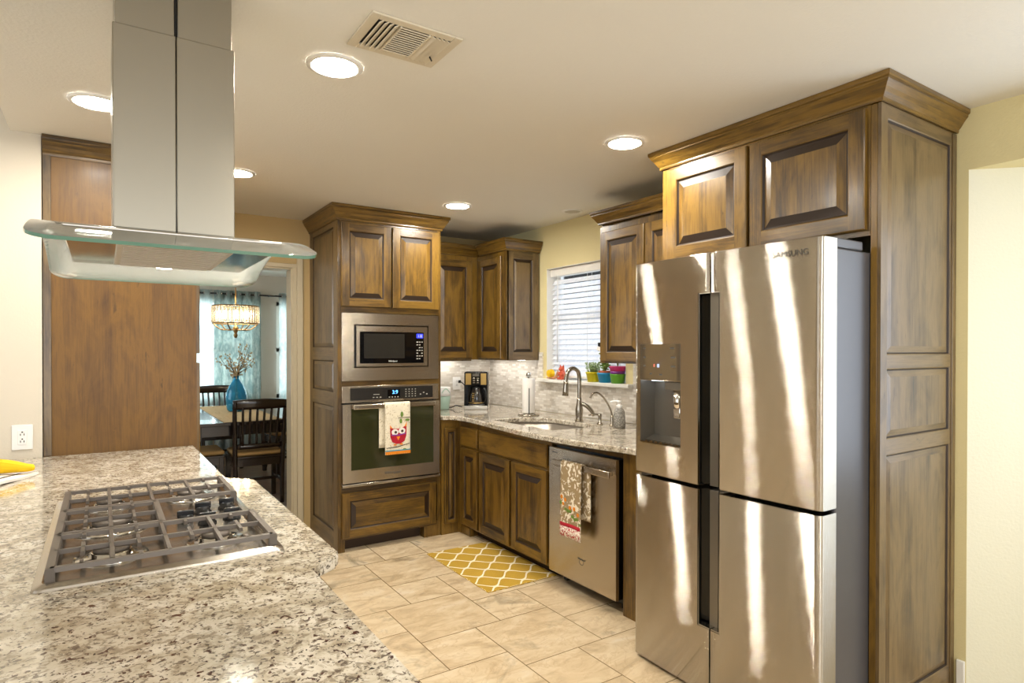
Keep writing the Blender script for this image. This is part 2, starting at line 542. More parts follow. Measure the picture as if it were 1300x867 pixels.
# ------------------------------------------------------------------ mesh builder
class MB:
    def __init__(s):
        s.b = bmesh.new()
        s.uv = s.b.loops.layers.uv.new('UVMap')
        s.gl = s.b.faces.layers.int.new('g')
        s.grains = [Vector((0, 0, 1))]

    def gi(s, g):
        if g is None:
            return 0
        s.grains.append(Vector(g).normalized())
        return len(s.grains) - 1

    def poly(s, pts, mat=0, grain=None, smooth=False):
        f = s.b.faces.new([s.b.verts.new(p) for p in pts])
        f.material_index = mat
        f[s.gl] = s.gi(grain)
        f.smooth = smooth
        return f

    def box(s, lo, hi, bev=0, mat=0, grain=None, seg=2):
        x0, x1 = sorted((lo[0], hi[0])); y0, y1 = sorted((lo[1], hi[1])); z0, z1 = sorted((lo[2], hi[2]))
        v = [s.b.verts.new(p) for p in ((x0, y0, z0), (x1, y0, z0), (x1, y1, z0), (x0, y1, z0), (x0, y0, z1), (x1, y0, z1), (x1, y1, z1), (x0, y1, z1))]
        g = s.gi(grain)
        fs = []
        for ids in ((0, 3, 2, 1), (4, 5, 6, 7), (0, 1, 5, 4), (1, 2, 6, 5), (2, 3, 7, 6), (3, 0, 4, 7)):
            f = s.b.faces.new([v[i] for i in ids])
            f.material_index = mat
            f[s.gl] = g
            fs.append(f)
        if bev > 0:
            bev = min(bev, 0.49 * min(x1 - x0, y1 - y0, z1 - z0))
            es = list({e for f in fs for e in f.edges})
            r = bmesh.ops.bevel(s.b, geom=es, offset=bev, segments=seg, affect='EDGES', profile=0.5)
            for f in r['faces']:
                f.material_index = mat
                f[s.gl] = g
                f.smooth = seg > 1
        return s

    def obox(s, c, ax, ay, az, bev=0, mat=0, grain=None):
        """oriented box: centre and three half-extent vectors"""
        c, ax, ay, az = map(Vector, (c, ax, ay, az))
        n0 = len(s.b.verts)
        v = []
        for sz in (-1, 1):
            for sx, sy in ((-1, -1), (1, -1), (1, 1), (-1, 1)):
                v.append(s.b.verts.new(c + ax * sx + ay * sy + az * sz))
        g = s.gi(grain)
        fs = []
        for ids in ((0, 3, 2, 1), (4, 5, 6, 7), (0, 1, 5, 4), (1, 2, 6, 5), (2, 3, 7, 6), (3, 0, 4, 7)):
            f = s.b.faces.new([v[i] for i in ids])
            f.material_index = mat
            f[s.gl] = g
            fs.append(f)
        if bev > 0:
            es = list({e for f in fs for e in f.edges})
            r = bmesh.ops.bevel(s.b, geom=es, offset=bev, segments=2, affect='EDGES', profile=0.5)
            for f in r['faces']:
                f.material_index = mat
                f[s.gl] = g
                f.smooth = True
        return s

    def prism(s, pts, z0, z1, mat=0, bev=0, grain=None, smooth=False, seg=3):
        """vertical prism over a plan polygon (counter-clockwise)"""
        n = len(pts)
        lo = [s.b.verts.new((p[0], p[1], z0)) for p in pts]
        hi = [s.b.verts.new((p[0], p[1], z1)) for p in pts]
        g = s.gi(grain)
        fs = [s.b.faces.new(hi), s.b.faces.new(lo[::-1])]
        for i in range(n):
            j = (i + 1) % n
            f = s.b.faces.new((lo[i], lo[j], hi[j], hi[i]))
            f.smooth = smooth
            fs.append(f)
        for f in fs:
            f.material_index = mat
            f[s.gl] = g
        if bev:
            es = list(fs[0].edges) + list(fs[1].edges)
            r = bmesh.ops.bevel(s.b, geom=es, offset=bev, segments=seg, affect='EDGES', profile=0.5)
            for f in r['faces']:
                f.material_index = mat
                f.smooth = True
        return s

    def lathe(s, prof, c=(0, 0, 0), seg=24, mat=0, axis='z', caps=True):
        c = Vector(c)
        rings = []
        for r, h in prof:
            ring = []
            for k in range(seg):
                a = 2 * PI * k / seg
                p = (r * math.cos(a), r * math.sin(a), h)
                if axis == 'x':
                    p = (p[2], p[0], p[1])
                elif axis == 'y':
                    p = (p[1], p[2], p[0])
                ring.append(s.b.verts.new(c + Vector(p)))
            rings.append(ring)
        for a, b in zip(rings, rings[1:]):
            for k in range(seg):
                j = (k + 1) % seg
                f = s.b.faces.new((a[k], a[j], b[j], b[k]))
                f.smooth = True
                f.material_index = mat
        if caps:
            for ring, rev in ((rings[0], True), (rings[-1], False)):
                f = s.b.faces.new(ring[::-1] if rev else ring)
                f.material_index = mat
        return s

    def tube(s, pts, r, seg=10, mat=0, sub=0, cap=True):
        P = [Vector(p) for p in pts]
        rr = list(r) if isinstance(r, (list, tuple)) else [r] * len(P)
        if sub:
            Q, R_ = [], []
            for i in range(len(P) - 1):
                p0, p1, p2, p3 = P[max(i - 1, 0)], P[i], P[i + 1], P[min(i + 2, len(P) - 1)]
                for k in range(sub):
                    t = k / sub
                    Q.append(0.5 * ((2 * p1) + (p2 - p0) * t + (2 * p0 - 5 * p1 + 4 * p2 - p3) * t * t + (3 * p1 - p0 - 3 * p2 + p3) * t ** 3))
                    R_.append(rr[i] * (1 - t) + rr[i + 1] * t)
            Q.append(P[-1]); R_.append(rr[-1])
            P, rr = Q, R_
        ref = None
        rings = []
        for i, p in enumerate(P):
            d = (P[min(i + 1, len(P) - 1)] - P[max(i - 1, 0)]).normalized()
            if ref is None:
                ref = d.orthogonal().normalized()
            ref = (ref - d * ref.dot(d)).normalized()
            bi = d.cross(ref)
            rings.append([s.b.verts.new(p + (ref * math.cos(2 * PI * k / seg) + bi * math.sin(2 * PI * k / seg)) * rr[i]) for k in range(seg)])
        for a, b in zip(rings, rings[1:]):
            for k in range(seg):
                j = (k + 1) % seg
                f = s.b.faces.new((a[k], a[j], b[j], b[k]))
                f.smooth = True
                f.material_index = mat
        if cap:
            for ring, rev in ((rings[0], True), (rings[-1], False)):
                f = s.b.faces.new(ring[::-1] if rev else ring)
                f.material_index = mat
        return s

    def ball(s, c, r, mat=0, sc=(1, 1, 1), seg=14, rings=9):
        mt = Matrix.Translation(Vector(c)) @ Matrix.Diagonal((r * sc[0], r * sc[1], r * sc[2], 1))
        g = bmesh.ops.create_uvsphere(s.b, u_segments=seg, v_segments=rings, radius=1, matrix=mt)
        for f in {f for v in g['verts'] for f in v.link_faces}:
            f.smooth = True
            f.material_index = mat
        return s

    def sheet(s, rows, thick, mat=0, smooth=True):
        """grid of points thickened along its normals into a closed shell"""
        nr, nc = len(rows), len(rows[0])
        P = [[Vector(p) for p in r] for r in rows]
        N = [[None] * nc for _ in range(nr)]
        for i in range(nr):
            for j in range(nc):
                a = P[min(i + 1, nr - 1)][j] - P[max(i - 1, 0)][j]
                b = P[i][min(j + 1, nc - 1)] - P[i][max(j - 1, 0)]
                n = a.cross(b)
                N[i][j] = n.normalized() if n.length > 1e-9 else Vector((0, 0, 1))
        A = [[s.b.verts.new(P[i][j] + N[i][j] * thick / 2) for j in range(nc)] for i in range(nr)]
        B = [[s.b.verts.new(P[i][j] - N[i][j] * thick / 2) for j in range(nc)] for i in range(nr)]
        fs = []
        for i in range(nr - 1):
            for j in range(nc - 1):
                fs.append((A[i][j], A[i + 1][j], A[i + 1][j + 1], A[i][j + 1]))
                fs.append((B[i][j], B[i][j + 1], B[i + 1][j + 1], B[i + 1][j]))
        for q in fs:
            f = s.b.faces.new(q)
            f.smooth = smooth
            f.material_index = mat
        rim = [(i, 0) for i in range(nr)] + [(nr - 1, j) for j in range(1, nc)] + [(i, nc - 1) for i in range(nr - 2, -1, -1)] + [(0, j) for j in range(nc - 2, 0, -1)]
        out = []
        for k in range(len(rim)):
            (i, j), (p, q) = rim[k], rim[(k + 1) % len(rim)]
            f = s.b.faces.new((A[i][j], B[i][j], B[p][q], A[p][q]))
            f.material_index = mat
            out.append(f)
        return out

    def finish(s, name, off):
        bm = s.b
        bm.normal_update()
        for f in bm.faces:
            n = f.normal
            g = s.grains[f[s.gl]]
            if abs(n.dot(g)) > 0.9:
                g = Vector((0, 1, 0)) if abs(n.y) < 0.9 else Vector((1, 0, 0))
            g = (g - n * g.dot(n)).normalized() if (g - n * g.dot(n)).length > 1e-6 else Vector((0, 0, 1))
            ac = g.cross(n)
            for lp in f.loops:
                co = lp.vert.co
                lp[s.uv].uv = (co.dot(ac), co.dot(g))
        bmesh.ops.translate(bm, verts=bm.verts, vec=-off)
        me = bpy.data.meshes.new(name)
        bm.to_mesh(me)
        bm.free()
        return me


BASE = {}


def tag(o, label=None, cat=None, group=None, kind=None):
    for k, v in (('label', label), ('category', cat), ('group', group), ('kind', kind)):
        if v:
            o[k] = v
    return o


def thing(name, label, cat, loc=(0, 0, 0), group=None, rz=0.0, local=False):
    o = bpy.data.objects.new(name, None)
    o.empty_display_size = 0.05
    C.objects.link(o)
    o.location = loc
    o.rotation_euler = (0, 0, rz)
    BASE[o] = Vector((0, 0, 0)) if local else Vector(loc)
    return tag(o, label, cat, group)


def obj(name, b, mats, parent=None, label=None, cat=None, group=None, kind=None, loc=None):
    """link a builder as ONE mesh object; under a parent its points share the parent's frame"""
    mats = mats if isinstance(mats, (list, tuple)) else [mats]
    off = BASE.get(parent, Vector((0, 0, 0))) if parent is not None else Vector(loc or (0, 0, 0))
    me = b.finish(name, off)
    for k in mats:
        me.materials.append(M[k])
    o = bpy.data.objects.new(name, me)
    C.objects.link(o)
    if parent is not None:
        o.parent = parent
    else:
        o.location = off
    BASE[o] = off
    return tag(o, label, cat, group, kind)


def struct(name, b, mats, parent=None):
    return obj(name, b, mats, parent, kind=None if parent is not None else 'structure')


def dup(root, loc=None, rz=None, label=None):
    def cp(o, par):
        c = o.copy()
        C.objects.link(c)
        if par is not None:
            c.parent = par
        for ch in [x for x in SC.objects if x.parent == o]:
            cp(ch, c)
        return c
    r = cp(root, None)
    if loc is not None:
        r.location = loc
    if rz is not None:
        r.rotation_euler = (0, 0, rz)
    if label:
        r['label'] = label
    return r


def text(name, body, size, origin, right, up, mat, parent, lift=0.0006, align='CENTER'):
    cu = bpy.data.curves.new(name, 'FONT')
    cu.body = body
    cu.size = size
    cu.align_x = align
    cu.align_y = 'CENTER'
    cu.extrude = 0.0004
    t = bpy.data.objects.new(name, cu)
    C.objects.link(t)
    me = bpy.data.meshes.new_from_object(t)
    bpy.data.objects.remove(t)
    r, u = Vector(right).normalized(), Vector(up).normalized()
    n = r.cross(u)
    mt = Matrix.Identity(4)
    for i, a in enumerate((r, u, n)):
        for j in range(3):
            mt[j][i] = a[j]
    mt.translation = Vector(origin) + n * lift - BASE.get(parent, Vector())
    me.transform(mt)
    me.materials.clear()
    me.materials.append(M[mat])
    o = bpy.data.objects.new(name, me)
    C.objects.link(o)
    o.parent = parent
    BASE[o] = BASE.get(parent, Vector())
    return o


def raised(b, o, u, v, w, h, stile=0.055, t=0.02, rise=0.03, back=True, base=0, dark=1, tops=None, edge=0.004, flip=False):
    """raised-panel door: o = lower-left corner of its back plane, u = right, v = up; normal = u x v"""
    o, u, v = Vector(o), Vector(u).normalized(), Vector(v).normalized()
    n = u.cross(v)

    def P(a, c, d):
        return o + u * a + v * c + n * d

    def ring(i0, d0, i1, d1, mat, end=None):
        q0 = [(i0, i0), (w - i0, i0), (w - i0, h - i0), (i0, h - i0)]
        q1 = [(i1, i1), (w - i1, i1), (w - i1, h - i1), (i1, h - i1)]
        for k in range(4):
            j = (k + 1) % 4
            mk = end if end is not None and (k % 2 == (1 if flip else 0)) else mat
            b.poly([P(*q0[k], d0), P(*q0[j], d0), P(*q1[j], d1), P(*q1[k], d1)], mk, u if k in (0, 2) else v)
    e = edge
    if back:
        b.poly([P(0, 0, 0), P(0, h, 0), P(w, h, 0), P(w, 0, 0)], base, v)
    ring(0, 0, 0, t - e, base)
    ring(0, t - e, e, t, base)
    s = stile
    # cope and stick: full-height stiles, rails between
    b.poly([P(e, e, t), P(s, e, t), P(s, h - e, t), P(e, h - e, t)], base, v)
    b.poly([P(w - s, e, t), P(w - e, e, t), P(w - e, h - e, t), P(w - s, h - e, t)], base, v)
    for c0, c1 in ((e, s), (h - s, h - e)):
        b.poly([P(s, c0, t), P(w - s, c0, t), P(w - s, c1, t), P(s, c1, t)], base, u)
    ring(s, t, s + 0.004, t - 0.003, base)
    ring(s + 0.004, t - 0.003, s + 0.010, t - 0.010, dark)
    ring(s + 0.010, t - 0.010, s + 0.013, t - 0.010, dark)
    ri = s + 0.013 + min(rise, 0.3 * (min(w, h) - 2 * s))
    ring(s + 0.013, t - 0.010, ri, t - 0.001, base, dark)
    b.poly([P(ri, ri, t - 0.001), P(w - ri, ri, t - 0.001), P(w - ri, h - ri, t - 0.001), P(ri, h - ri, t - 0.001)], base, u if flip else v)


def slab_front(b, o, u, v, w, h, t=0.02, mat=0, e=0.006):
    o, u, v = Vector(o), Vector(u).normalized(), Vector(v).normalized()
    n = u.cross(v)

    def P(a, c, d):
        return o + u * a + v * c + n * d
    q0 = [(0, 0), (w, 0), (w, h), (0, h)]
    q1 = [(e, e), (w - e, e), (w - e, h - e), (e, h - e)]
    b.poly([P(*q0[k], 0) for k in (0, 3, 2, 1)], mat, u)
    for k in range(4):
        j = (k + 1) % 4
        b.poly([P(*q0[k], 0), P(*q0[j], 0), P(*q0[j], t - e), P(*q0[k], t - e)], mat, u)
        b.poly([P(*q0[k], t - e), P(*q0[j], t - e), P(*q1[j], t), P(*q1[k], t)], mat, u)
    b.poly([P(*q, t) for q in q1], mat, u)


def crown(b, path, prof, out_right=True, mat=0):
    """mitred moulding: plan polyline, profile (out, z) from the bottom up"""
    n = len(path)
    pts = [Vector((p[0], p[1])) for p in path]
    nor = []
    for i in range(n - 1):
        d = (pts[i + 1] - pts[i]).normalized()
        nor.append(Vector((d.y, -d.x)) if out_right else Vector((-d.y, d.x)))
    mit = []
    for i in range(n):
        if i == 0:
            mit.append(nor[0])
        elif i == n - 1:
            mit.append(nor[-1])
        else:
            a = (nor[i - 1] + nor[i]).normalized()
            mit.append(a / a.dot(nor[i]))
    for i in range(n - 1):
        g = (pts[i + 1] - pts[i]).to_3d()
        for (o0, z0), (o1, z1) in zip(prof, prof[1:]):
            q = []
            for k, oo, zz in ((i, o0, z0), (i + 1, o0, z0), (i + 1, o1, z1), (i, o1, z1)):
                p = pts[k] + mit[k] * oo
                q.append((p.x, p.y, zz))
            b.poly(q if out_right else q[::-1], mat, g)
    # closed top, back and ends
    for i in range(n - 1):
        g = (pts[i + 1] - pts[i]).to_3d()
        zt, zb, ot = prof[-1][1], prof[0][1], prof[-1][0]
        a, c = pts[i] + mit[i] * ot, pts[i + 1] + mit[i + 1] * ot
        b.poly([(pts[i].x, pts[i].y, zt), (a.x, a.y, zt), (c.x, c.y, zt), (pts[i + 1].x, pts[i + 1].y, zt)], mat, g)
        b.poly([(pts[i].x, pts[i].y, zb), (pts[i].x, pts[i].y, zt), (pts[i + 1].x, pts[i + 1].y, zt), (pts[i + 1].x, pts[i + 1].y, zb)], mat, g)
    for k in (0, n - 1):
        b.poly([((pts[k] + mit[k] * o).x, (pts[k] + mit[k] * o).y, z) for o, z in prof] + [(pts[k].x, pts[k].y, prof[-1][1]), (pts[k].x, pts[k].y, prof[0][1])], mat)


def crown_prof(zb, zt, out=0.055):
    h = zt - zb
    k = [(0.0, 0.0), (0.16, 0.0), (0.20, 0.08), (0.20, 0.14), (0.30, 0.20), (0.42, 0.30), (0.58, 0.46), (0.76, 0.60), (0.86, 0.68), (0.86, 0.76), (0.95, 0.78), (1.0, 0.84), (1.0, 1.0)]
    return [(a * out, zb + c * h) for a, c in k]


def round_poly(pts, rad, seg=5):
    out = []
    n = len(pts)
    for i in range(n):
        p = Vector(pts[i])
        r = rad[i] if isinstance(rad, (list, tuple)) else rad
        if r <= 0:
            out.append(tuple(p))
            continue
        a = (Vector(pts[i - 1]) - p).normalized()
        c = (Vector(pts[(i + 1) % n]) - p).normalized()
        p0, p1 = p + a * r, p + c * r
        for k in range(seg + 1):
            t = k / seg
            out.append(tuple((1 - t) ** 2 * p0 + 2 * t * (1 - t) * p + t * t * p1))
    return out


X, Y, Z = Vector((1, 0, 0)), Vector((0, 1, 0)), Vector((0, 0, 1))
XW, YW, HC = 3.014, 4.964, 2.4286

# ================================================================== SETTING
# floor: travertine in a two-size pattern (0.455 m and 0.30 m squares), grout between
b = MB()
u0 = 0.1517
gx, gy = 1.276, 2.292
hg = 0.0026
for a in range(-14, 15):
    for c in range(-14, 15):
        for (ox, oy, sz) in ((2, 0, 3), (0, 1, 2)):
            i = ox - 2 * a + 3 * c
            j = oy + 3 * a + 2 * c
            x0, y0 = gx + i * u0, gy + j * u0
            x1, y1 = x0 + sz * u0, y0 + sz * u0
            x0, x1, y0, y1 = max(x0, -4.5), min(x1, 3.4), max(y0, -3.2), min(y1, 5.02)
            if x1 - x0 < 0.02 or y1 - y0 < 0.02:
                continue
            b.poly([(x0 + hg, y0 + hg, 0), (x1 - hg, y0 + hg, 0), (x1 - hg, y1 - hg, 0), (x0 + hg, y1 - hg, 0)], 0)
b.poly([(-4.5, -3.2, -0.0012), (3.4, -3.2, -0.0012), (3.4, 5.02, -0.0012), (-4.5, 5.02, -0.0012)], 1)
struct('floor', b, ['tile', 'grout'])
b = MB(); b.box((-1.6, 5.0, -0.03), (3.0, 9.1, 0.0), grain=X)
struct('floor_dining', b, 'dine_floor')

# ceiling: the kitchen ceiling is lower than the living room to the left
b = MB(); b.box((-0.35, -3.2, HC), (3.5, 5.1, 3.0))
struct('ceiling', b, 'ceil')
b = MB(); b.box((-4.5, -3.2, 3.0), (-0.35, 3.8, 3.1))
struct('ceiling_living', b, 'ceil')
b = MB(); b.box((-1.6, 5.1, HC), (3.0, 9.1, HC + 0.1))
struct('ceiling_dining', b, 'ceil')

# right wall: window over the sink and a splayed bay towards the camera
WY0, WY1, WZ0, WZ1 = 3.155, 4.080, 1.185, 2.078
BY0, BY1, BZ = -1.20, 1.110, 2.176
b = MB()
for y0, y1, z0, z1 in ((WY1, 5.1, 0, HC), (WY0, WY1, 0, WZ0 - 0.028), (WY0, WY1, WZ1, HC), (BY1, WY0, 0, HC), (BY0, BY1, BZ, HC), (-3.2, BY0, 0, HC)):
    b.box((XW, y0, z0), (XW + 0.15, y1, z1))
struct('wall_right', b, 'wall_yel')
b = MB()
for ya, yb in ((BY1, BY1 - 0.35), (BY0, BY0 + 0.35)):
    b.poly([(XW + 0.001, ya, 0), (XW + 0.35, yb, 0), (XW + 0.35, yb, BZ), (XW + 0.001, ya, BZ)])
    b.poly([(XW + 0.36, yb + (0.02 if ya > 0 else -0.02), 0), (XW + 0.011, ya + (0.02 if ya > 0 else -0.02), 0), (XW + 0.011, ya + (0.02 if ya > 0 else -0.02), BZ), (XW + 0.36, yb + (0.02 if ya > 0 else -0.02), BZ)])
b.box((XW + 0.15, BY0, BZ), (XW + 0.45, BY1, BZ + 0.1))
b.box((XW + 0.35, BY0, 0), (XW + 0.45, BY1, 0.75))
b.box((XW + 0.35, BY0, 2.05), (XW + 0.45, BY1, BZ))
struct('wall_bay', b, 'wall_bay')
# far wall with the opening to the dining room
b = MB()
OX0, OX1, OZ = 0.20, 1.222, 2.052
b.box((-0.36, YW, 0), (OX0, YW + 0.136, HC))
b.box((OX1, YW, 0), (XW + 0.14, YW + 0.136, HC))
b.box((OX0, YW, OZ), (OX1, YW + 0.136, HC))
struct('wall_far', b, 'wall_far')
b = MB()
b.box((OX1 - 0.002, YW - 0.016, 0), (OX1 + 0.030, YW, OZ + 0.03), 0.004)
b.box((OX1 + 0.030, YW - 0.022, 0), (OX1 + 0.078, YW, OZ + 0.078), 0.006)
b.box((OX1 - 0.012, YW - 0.006, 0), (OX1, YW + 0.14, OZ), 0.002)
b.box((OX0, YW - 0.018, OZ - 0.002), (OX1 + 0.078, YW, OZ + 0.03), 0.004)
b.box((OX0, YW - 0.004, OZ - 0.014), (OX1 - 0.012, YW + 0.14, OZ), 0.002)
struct('trim_1', b, 'casing')
# wall at the far end of the peninsula, running into the living room
b = MB()
b.box((-4.5, 3.673, 0), (-0.236, 3.80, 3.0))
struct('wall_left', b, 'wall_left')
b = MB(); b.box((-4.6, -3.2, 0), (-4.5, 3.8, 0.35)); b.box((-4.6, -3.2, 2.5), (-4.5, 3.8, 3.1)); b.box((-4.6, 2.4, 0.35), (-4.5, 3.8, 2.5)); b.box((-4.6, -3.2, 0.35), (-4.5, -1.2, 2.5))
struct('wall_living', b, 'wall_left')
b = MB(); b.box((-4.6, -3.3, 0), (3.5, -3.2, 0.45)); b.box((-4.6, -3.3, 2.42), (3.5, -3.2, 3.1)); b.box((-4.6, -3.3, 0.45), (-1.6, -3.2, 2.42)); b.box((2.2, -3.3, 0.45), (3.5, -3.2, 2.42))
struct('wall_rear', b, 'wall')
b = MB()
b.box((-1.6, 9.0, 0), (0.55, 9.1, HC)); b.box((1.75, 9.0, 0), (2.0, 9.1, HC)); b.box((2.75, 9.0, 0), (3.0, 9.1, HC))
b.box((0.55, 9.0, 0), (1.75, 9.1, 0.75)); b.box((0.55, 9.0, 2.08), (1.75, 9.1, HC)); b.box((2.0, 9.0, 0), (2.75, 9.1, 0.75)); b.box((2.0, 9.0, 2.08), (2.75, 9.1, HC))
b.box((2.9, 5.1, 0), (3.0, 9.0, HC)); b.box((-1.6, 5.1, 0), (-1.5, 9.0, HC))
struct('wall_dining', b, 'wall_dine')
# baseboard stub by the bay
b = MB(); b.box((XW - 0.014, 1.112, 0), (XW, 1.142, 0.11), 0.003)
struct('baseboard_right', b, 'white')

# mosaic backsplash
b = MB()
b.box((XW - 0.009, 4.125, 0.917), (XW, YW - 0.009, 1.40), grain=Z)
b.box((XW - 0.009, 2.24, 0.917), (XW, 3.075, 1.40), grain=Z)
b.box((XW - 0.009, 3.075, 0.917), (XW, 4.125, WZ0 - 0.028), grain=Z)
b.box((2.155, YW - 0.009, 0.917), (XW - 0.009, YW, 1.40), grain=Z)
struct('trim_2', b, 'mosaic')
# window sill ledge
b = MB(); b.box((2.955, 3.075, WZ0 - 0.027), (XW + 0.13, 4.15, WZ0), 0.006)
struct('trim_3', b, 'white')

# kitchen window
b = MB()
fx0, fx1 = XW + 0.110, XW + 0.148
b.box((fx0, WY0, WZ0), (fx1, WY0 + 0.045, WZ1)); b.box((fx0, WY1 - 0.045, WZ0), (fx1, WY1, WZ1))
b.box((fx0, WY0, WZ0), (fx1, WY1, WZ0 + 0.045)); b.box((fx0, WY0, WZ1 - 0.045), (fx1, WY1, WZ1))
b.box((fx0 - 0.012, WY0 + 0.03, 1.665), (fx1, WY1 - 0.03, 1.715), 0.003)
win = struct('window_1', b, 'white')
b = MB(); b.box((XW + 0.128, WY0 + 0.04, WZ0 + 0.04), (XW + 0.132, WY1 - 0.04, WZ1 - 0.04))
struct('window_pane', b, 'pane', win)
b = MB()
b.box((XW + 0.002, WY0, WZ0), (XW + 0.110, WY0 + 0.004, WZ1)); b.box((XW + 0.002, WY1 - 0.004, WZ0), (XW + 0.110, WY1, WZ1)); b.box((XW + 0.002, WY0, WZ1 - 0.004), (XW + 0.110, WY1, WZ1))
struct('window_reveal', b, 'white', win)

for k, (xa, xb) in enumerate(((0.55, 1.75), (2.0, 2.75))):
    b = MB()
    for q in ((xa, 0.75, xa + 0.05, 2.08), (xb - 0.05, 0.75, xb, 2.08), (xa, 0.75, xb, 0.8), (xa, 2.03, xb, 2.08), (xa, 1.39, xb, 1.44)):
        b.box((q[0], 9.03, q[1]), (q[2], 9.08, q[3]))
    wn = struct('window_%d' % (k + 2), b, 'white')
    b = MB(); b.box((xa + 0.04, 9.05, 0.79), (xb - 0.04, 9.055, 2.04))
    struct('window_pane', b, 'pane', wn)

# ================================================================== PENINSULA
b = MB()
pl = [(-0.75, 0.50), (0.400, 0.50), (0.400, 1.456), (0.487, 1.520), (0.487, 2.585), (0.401, 2.673), (0.401, 3.670), (-0.75, 3.670)]
b.prism(round_poly(pl, [0.02, 0.02, 0.012, 0.018, 0.02, 0.012, 0, 0]), 0.885, 0.915, bev=0.008)
obj('peninsula_countertop', b, 'granite', None, 'speckled cream granite peninsula countertop under the gas cooktop', 'countertop', loc=(0, 2, 0.885))
t = thing('peninsula_cabinet', 'long wooden base cabinet under the granite peninsula', 'cabinet', (0.0, 2.0, 0))
b = MB(); b.box((-0.30, 0.56, 0.10), (0.352, 3.668, 0.884)); b.box((0.352, 1.56, 0.10), (0.43, 2.55, 0.884)); b.box((-0.28, 0.60, 0), (0.29, 3.668, 0.10))
obj('body', b, 'wood', t)
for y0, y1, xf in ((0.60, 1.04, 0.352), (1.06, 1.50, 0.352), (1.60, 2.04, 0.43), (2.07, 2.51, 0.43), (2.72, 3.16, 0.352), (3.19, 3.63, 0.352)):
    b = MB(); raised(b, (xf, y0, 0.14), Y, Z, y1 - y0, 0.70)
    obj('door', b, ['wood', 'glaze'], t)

# tall cabinet that closes the peninsula
t = thing('pantry_cabinet', 'tall wooden cabinet with flat veneer side rising from the peninsula counter', 'cabinet', (0.09, 4.2, 0))
b = MB()
b.box((-0.232, 3.675, 0), (0.414, YW - 0.002, HC - 0.003))
obj('body', b, 'veneer', t)
b = MB(); b.box((-0.232, 3.668, 0.9165), (-0.200, 3.675, 2.34), 0.002)
obj('edge_strip', b, 'wood_side', t)
b = MB(); crown(b, [(-0.232, 3.674), (0.415, 3.674), (0.415, 4.955)], crown_prof(2.335, HC - 0.002, 0.035))
obj('crown_molding', b, 'wood', t)
for y0 in (3.72, 4.34):
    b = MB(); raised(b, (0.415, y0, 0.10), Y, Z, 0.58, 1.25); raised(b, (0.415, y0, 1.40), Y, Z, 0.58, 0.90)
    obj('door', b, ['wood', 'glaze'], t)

# ---------------------------------------------------------------- gas cooktop
t = thing('gas_cooktop', 'stainless five burner gas cooktop set into the speckled counter', 'cooktop', (0.127, 2.074, 0.915))
cx0, cx1, cy0, cy1 = -0.127, 0.382, 1.618, 2.53
b = MB()
zc = 0.9155


def rr(i, z):
    return [(p[0], p[1], z) for p in round_poly([(cx0 + i, cy0 + i), (cx1 - i, cy0 + i), (cx1 - i, cy1 - i), (cx0 + i, cy1 - i)], max(0.012, 0.02 - i * 0.3), 4)]


rings = [rr(0, zc), rr(0.002, zc + 0.005), rr(0.018, zc + 0.012), rr(0.025, zc + 0.011), rr(0.032, zc + 0.004)]
vv = [[b.b.verts.new(p) for p in r] for r in rings]
for a, c in zip(vv, vv[1:]):
    for k in range(len(a)):
        j = (k + 1) % len(a)
        f = b.b.faces.new((a[k], a[j], c[j], c[k])); f.smooth = False
b.b.faces.new(vv[-1]); b.b.faces.new(vv[0][::-1])
obj('pan', b, 'steel_pan', t)
zp = zc + 0.004
for bx, by, br in ((0.017, 1.80, 0.045), (0.245, 1.79, 0.040), (0.02, 2.075, 0.055), (0.017, 2.36, 0.040), (0.245, 2.36, 0.045)):
    b = MB()
    b.lathe([(br * 1.75, zp), (br * 1.7, zp + 0.004), (br * 1.35, zp + 0.003), (br * 1.05, zp + 0.006), (br, zp + 0.014), (br * 0.9, zp + 0.016)], (bx, by, 0), 28)
    bu = obj('burner', b, 'steel_pol', t)
    b = MB(); b.lathe([(br * 0.82, zp + 0.016), (br * 0.86, zp + 0.019), (br * 0.84, zp + 0.024), (br * 0.3, zp + 0.026)], (bx, by, 0), 28)
    obj('burner_cap', b, 'iron', bu)
ZG = 0.955


def bar(b, x0, y0, x1, y1, w=0.006, z0=ZG - 0.010, z1=ZG):
    """grate bar with a narrowed top"""
    d = Vector((x1 - x0, y1 - y0, 0)); L = d.length; d.normalize(); s_ = Vector((-d.y, d.x, 0))
    A, B_ = Vector((x0, y0, 0)), Vector((x1, y1, 0))
    q = []
    for p in (A, B_):
        q.append([p - s_ * w + Z * z0, p + s_ * w + Z * z0, p + s_ * w * 0.75 + Z * z1, p - s_ * w * 0.75 + Z * z1])
    for k in range(4):
        j = (k + 1) % 4
        b.poly([q[0][k], q[1][k], q[1][j], q[0][j]])
    b.poly(q[0]); b.poly(q[1][::-1])


